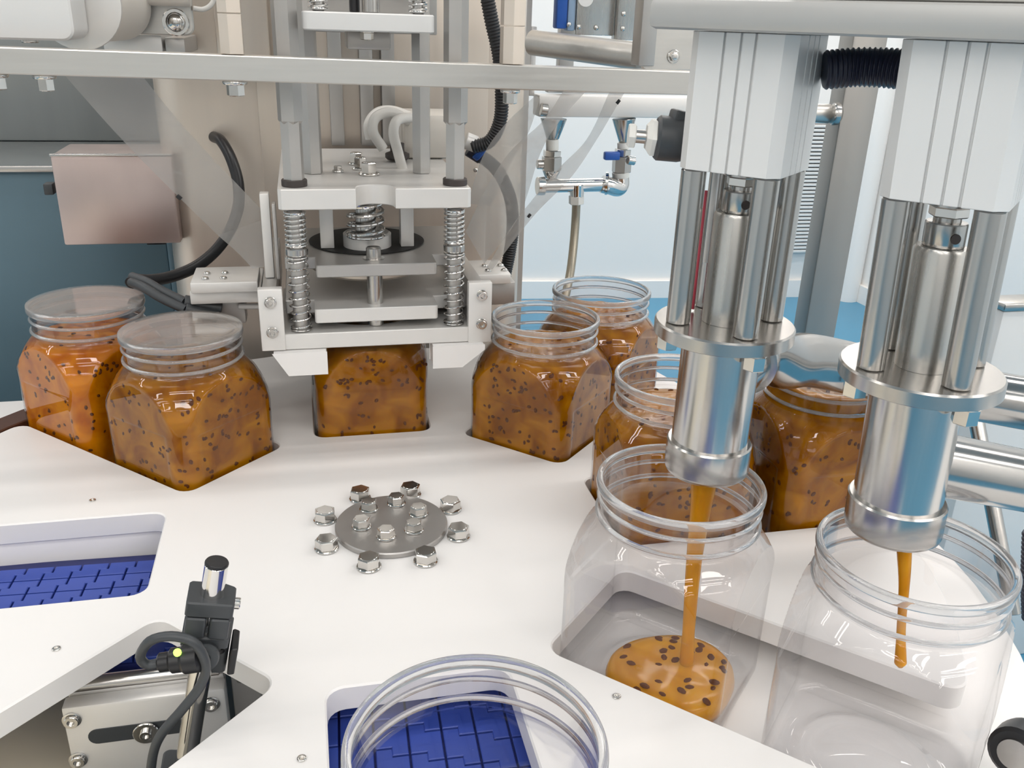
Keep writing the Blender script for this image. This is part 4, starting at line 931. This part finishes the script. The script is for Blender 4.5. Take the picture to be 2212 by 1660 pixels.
def head(N, lean, zb, nm1, nm2, lab1, lab2, side_pipe):
    T = UV(Vector((N.x, N.y, 0)), lean)
    c0 = T @ Vector((0, 0, zb))
    cyl = thing('pneumatic_cylinder', lab1, 'cylinder', c0)
    part('body', prism(NB(), octo(0.0268, 0.0055, GR), zb, BZ-0.0003, 0.0003, mat=T), 'alu_w', cyl)
    part('piston_neck', lathe(NB(), [(0.010, zb-0.003), (0.010, zb)], n=28).transform(T) if False else trans(lathe(NB(), [(0.0105, zb-0.0035), (0.0105, zb-0.0002)], n=28), T), 'steel', cyl)
    nz = thing('filling_nozzle', lab2, 'nozzle', T @ Vector((0, 0, NZ)))
    ZF = 0.2105                                                    # flange
    for sx_ in (-1, 1):
        for sy_ in (-1, 1):
            part('tie_rod', trans(rod(NB(), (0.0195*sx_, 0.0195*sy_, ZF+0.0055), (0.0195*sx_, 0.0195*sy_, zb-0.0003), 0.0066, n=28), T), 'steel', nz)
    part('plunger', trans(lathe(NB(), [(0.0128, ZF+0.0055), (0.0128, zb-0.0245), (0.0120, zb-0.0228), (0.0085, zb-0.0226)], n=36), T), 'brushed_z', nz)
    part('coupling', trans(lathe(NB(), [(0.0092, zb-0.0225), (0.0094, zb-0.0220), (0.0094, zb-0.0118), (0.0090, zb-0.0112), (0.0062, zb-0.0110), (0.0062, zb-0.0086)], n=32), T), 'steel', nz)
    part('coupling_nut', trans(hexrod(NB(), (0, 0, zb-0.0088), (0, 0, zb-0.0040), 0.0088), T), 'bolt', nz)
    part('coupling_hole', trans(lathe(NB(), [(0.0024, 0), (0.0024, 0.0004), (0, 0.0004)], (0.006, 0.0073, zb-0.0175), (0.62, 0.78, 0), 16), T), 'darkbrown', nz)
    part('flange', trans(lathe(NB(), [(0.0372, ZF-0.0030), (0.0387, ZF-0.0022), (0.0387, ZF+0.0044), (0.0378, ZF+0.0054), (0, ZF+0.0054)], n=72), T), 'steel', nz)
    part('tube', trans(lathe(NB(), [(0.0222, 0.1425), (0.0222, ZF-0.0031)], n=56), T), 'tube', nz)
    part('outlet_collar', trans(lathe(NB(), [(0.0090, NZ+0.0015), (0.0232, NZ), (0.0242, NZ+0.001), (0.0248, NZ+0.0030), (0.0248, NZ+0.0190), (0.0240, NZ+0.0200), (0.0226, NZ+0.0200)], n=64), T), 'steel', nz)
    for sx_, sy_ in ((-0.026, 0.0155), (0.0255, 0.0165), (0.0, -0.030)):
        bolt(nz, T @ Vector((sx_, sy_, ZF-0.0031)), (0, 0, -1), 0.0062, 0.0085, 'hex', washer=(0.0066, 0.001))
    return T, nz
def trans(bm, T): bm.transform(T); return bm
T1, nz1 = head(N1, (0, 0), 0.3000, '', '', 'pale grey cylinder block over the left nozzle, black ribbed hose on its right', 'left steel filling nozzle pouring the thick jam stream', True)
T2, nz2 = head(N2, (-0.032, 0.016), 0.2990, '', '', 'pale grey cylinder block cut by the right edge of the photo', 'right steel filling nozzle with a side pipe, pouring the thin stream', True)
# narrow sensor rail with red label behind the front rod of the left nozzle
part('label_rail', trans(B(-0.0085, -0.0055, -0.003, 0.0, 0.2165+0.03, 0.2985, r=0.0003), T1 @ Matrix.Translation((-0.0085, 0.0, 0))), 'alu', nz1)
part('red_label', trans(B(-0.0225, -0.0210, -0.006, -0.0045, 0.217, 0.285, r=0.0002), T1), 'red', nz1, 'red label strip')
# side port of the right nozzle: a straight pipe to the right; side port of the left one: pipe bending round behind
s0, s1 = T2 @ Vector((0.0, 0.0, 0.1650)), AP(2330, 1062, (0.33, -0.24, 0), (0.35, 0.9, 0))
d = (s1-s0).normalized()
part('side_pipe', rod(NB(), s0+d*0.010, s1, 0.0168, n=40), 'pipe', nz2, 'polished side pipe')
def AD(x, y, t): return CAML + ray(x, y)*t                            # point at a given depth in front of the lens
pa = [T1 @ Vector((0.0, 0.0, 0.181)), Vector((0.197, -0.142, 0.181)), Vector((0.222, -0.117, 0.180)), AD(1690, 780, 0.60), AD(1740, 778, 0.622), AD(1800, 788, 0.64), AD(1890, 808, 0.645), AD(2050, 842, 0.645), AD(2250, 878, 0.63)]
PA = resample(smooth_path(pa, 16), 0.004)
part('bent_pipe', sweep(NB(), PA, 0.0190, 32), 'pipe', nz1, 'polished bent pipe')
for i_, rr2 in ((9, 0.0205), (11, 0.0192)):
    dd = (PA[i_+1]-PA[i_-1]).normalized()
    part('pipe_ferrule', lathe(NB(), [(0.0180, 0), (rr2+0.002, 0.001), (rr2+0.002, 0.0045), (0.0180, 0.0055)], PA[i_], dd, 40), 'steel', nz1)
hose([T1 @ Vector((0.030, -0.012, 0.350)), T1 @ Vector((0.045, -0.020, 0.352)), T1 @ Vector((0.065, -0.022, 0.352)), T1 @ Vector((0.088, -0.014, 0.350))], 0.0095, 0.0024, 0.0009, 'navy', 'dark blue-black ribbed hose bridging the two cylinder blocks')
# cable gland at the back left side of the left cylinder block
gl = thing('cable_gland', 'dark cable plug with a steel nut on the left of the left cylinder block', 'connector', T1 @ Vector((-0.04, 0.0, 0.315)))
g0, g1 = T1 @ Vector((-0.0275, -0.008, 0.3165)), None
Y0 = -0.13
def gp(x, y): return AP(x, y, T1 @ Vector((-0.03, 0, 0.3)), (0.25, 0.97, 0))
ga, gb_ = gp(1466, 302), gp(1362, 293); gd = (gb_-ga).normalized(); GL = (gb_-ga).length
part('plug_body', lathe(NB(), [(0.0108, -0.004), (0.0118, 0.0), (0.0118, GL*0.42), (0.0105, GL*0.48)], ga, gd, 28), 'clampblack', gl)
part('plug_tab', trans(B(-0.005, 0.006, -0.005, 0.005, 0.0, 0.013, r=0.0015), Matrix.Translation(gp(1458, 292)) @ Matrix.Rotation(0.2, 4, 'Y')), 'clampblack', gl)
part('nut', lathe(NB(), [(0.0098, GL*0.48), (0.0104, GL*0.50), (0.0104, GL*0.58), (0.0088, GL*0.62), (0.0070, GL*0.68)], ga, gd, 6), 'ptfe', gl)
part('stem', rod(NB(), ga+gd*GL*0.66, ga+gd*GL*0.93, 0.0036), 'steel', gl)
part('end_nut', hexrod(NB(), ga+gd*GL*0.90, ga+gd*GL*1.05, 0.0068), 'ptfe', gl)

# ================================================================= RIGHT BACKGROUND
sp = thing('steel_post', 'upright square steel post behind the two filling nozzles', 'post', (0.72, 0.65, FLOOR_Z))
Ysp = 0.60
part('tube', B(AY(1792, 400, Ysp).x, AY(1862, 400, Ysp).x, Ysp, Ysp+0.038, FLOOR_Z, 0.75, r=0.003), 'satin', sp)
part('cross_stub', rod(NB(), AY(1700, 242, Ysp+0.012), AY(1790, 246, Ysp+0.012), 0.0135), 'brushed_x', sp)
part('stub_cap', lathe(NB(), [(0.0150, 0), (0.0160, 0.003), (0.0150, 0.009), (0.010, 0.0125), (0, 0.0135)], AY(1798, 246, Ysp-0.003), (1, -0.3, 0), 28), 'steel', sp)
vt = thing('wall_vent', 'white louvred wall vent with narrow slats behind the left nozzle', 'vent', AY(1740, 400, 3.4))
YV = 3.44
va, vb = AY(1688, 268, YV), AY(1790, 545, YV)
part('backing', B(va.x, vb.x, YV+0.015, YV+0.03, vb.z, va.z, r=0), 'ventdark', vt)
ns = 34
SLAT = fin(B(0, vb.x-va.x, 0, 0.018, 0, (va.z-vb.z)/ns*0.66, r=0.001), 'slat', 'louvre')
for i in range(ns):
    o = link(bpy.data.objects.new('slat', SLAT)); o.parent = vt; o.location = Vector((va.x, YV-0.006, vb.z+(va.z-vb.z)*(i+0.2)/ns))-ROOT[vt.name]
lg = thing('brace_leg', 'slanting steel tube leg on the blue floor right of the full jars', 'leg brace', AY(2170, 1230, 0.25))
la, lb = AY(2098, 850, 0.20), AY(2170, 1230, 0.10)
part('tube', rod(NB(), la, lb+(lb-la)*0.25, 0.0085), 'steel', lg)
hose([AY(2232, 1150, -0.14), AY(2230, 1200, -0.14), AY(2228, 1260, -0.14), AY(2230, 1335, -0.14)], 0.0075, 0.0042, 0.001, 'navy', 'dark blue ribbed hose end at the right edge beside the last jar')
kn = thing('black_knob', 'black and steel knob at the bottom right corner', 'knob', AZ(2200, 1640, -0.034))
kc = AZ(2196, 1625, 0.0)
kd = Vector((-0.75, -0.45, 0.2)).normalized()
part('grip', lathe(NB(), [(0.010, -0.02), (0.0135, -0.018), (0.0145, -0.012), (0.0145, 0.002), (0.0125, 0.004)], kc, kd, 28), 'black', kn)
part('steel_face', lathe(NB(), [(0.0090, 0.004), (0.0085, 0.0058), (0, 0.006)], kc, kd, 28), 'steel', kn)
part('stem', rod(NB(), (kc.x, kc.y, -0.034), (kc.x, kc.y, -0.006), 0.006), 'steel', kn)
wp = thing('white_panel', 'white enclosure panel with a grey top edge at the right edge of the photo', 'panel', AY(2200, 700, 0.75))
pa_, pb_ = AY(2172, 660, 0.75), AY(2420, 800, 0.75)
part('panel', B(pa_.x, pb_.x, 0.75, 0.80, FLOOR_Z, pa_.z-0.012, r=0.004), 'white', wp)
part('top_edge', B(pa_.x-0.004, pb_.x, 0.745, 0.805, pa_.z-0.0115, pa_.z+0.003, r=0.003), 'steel', wp)
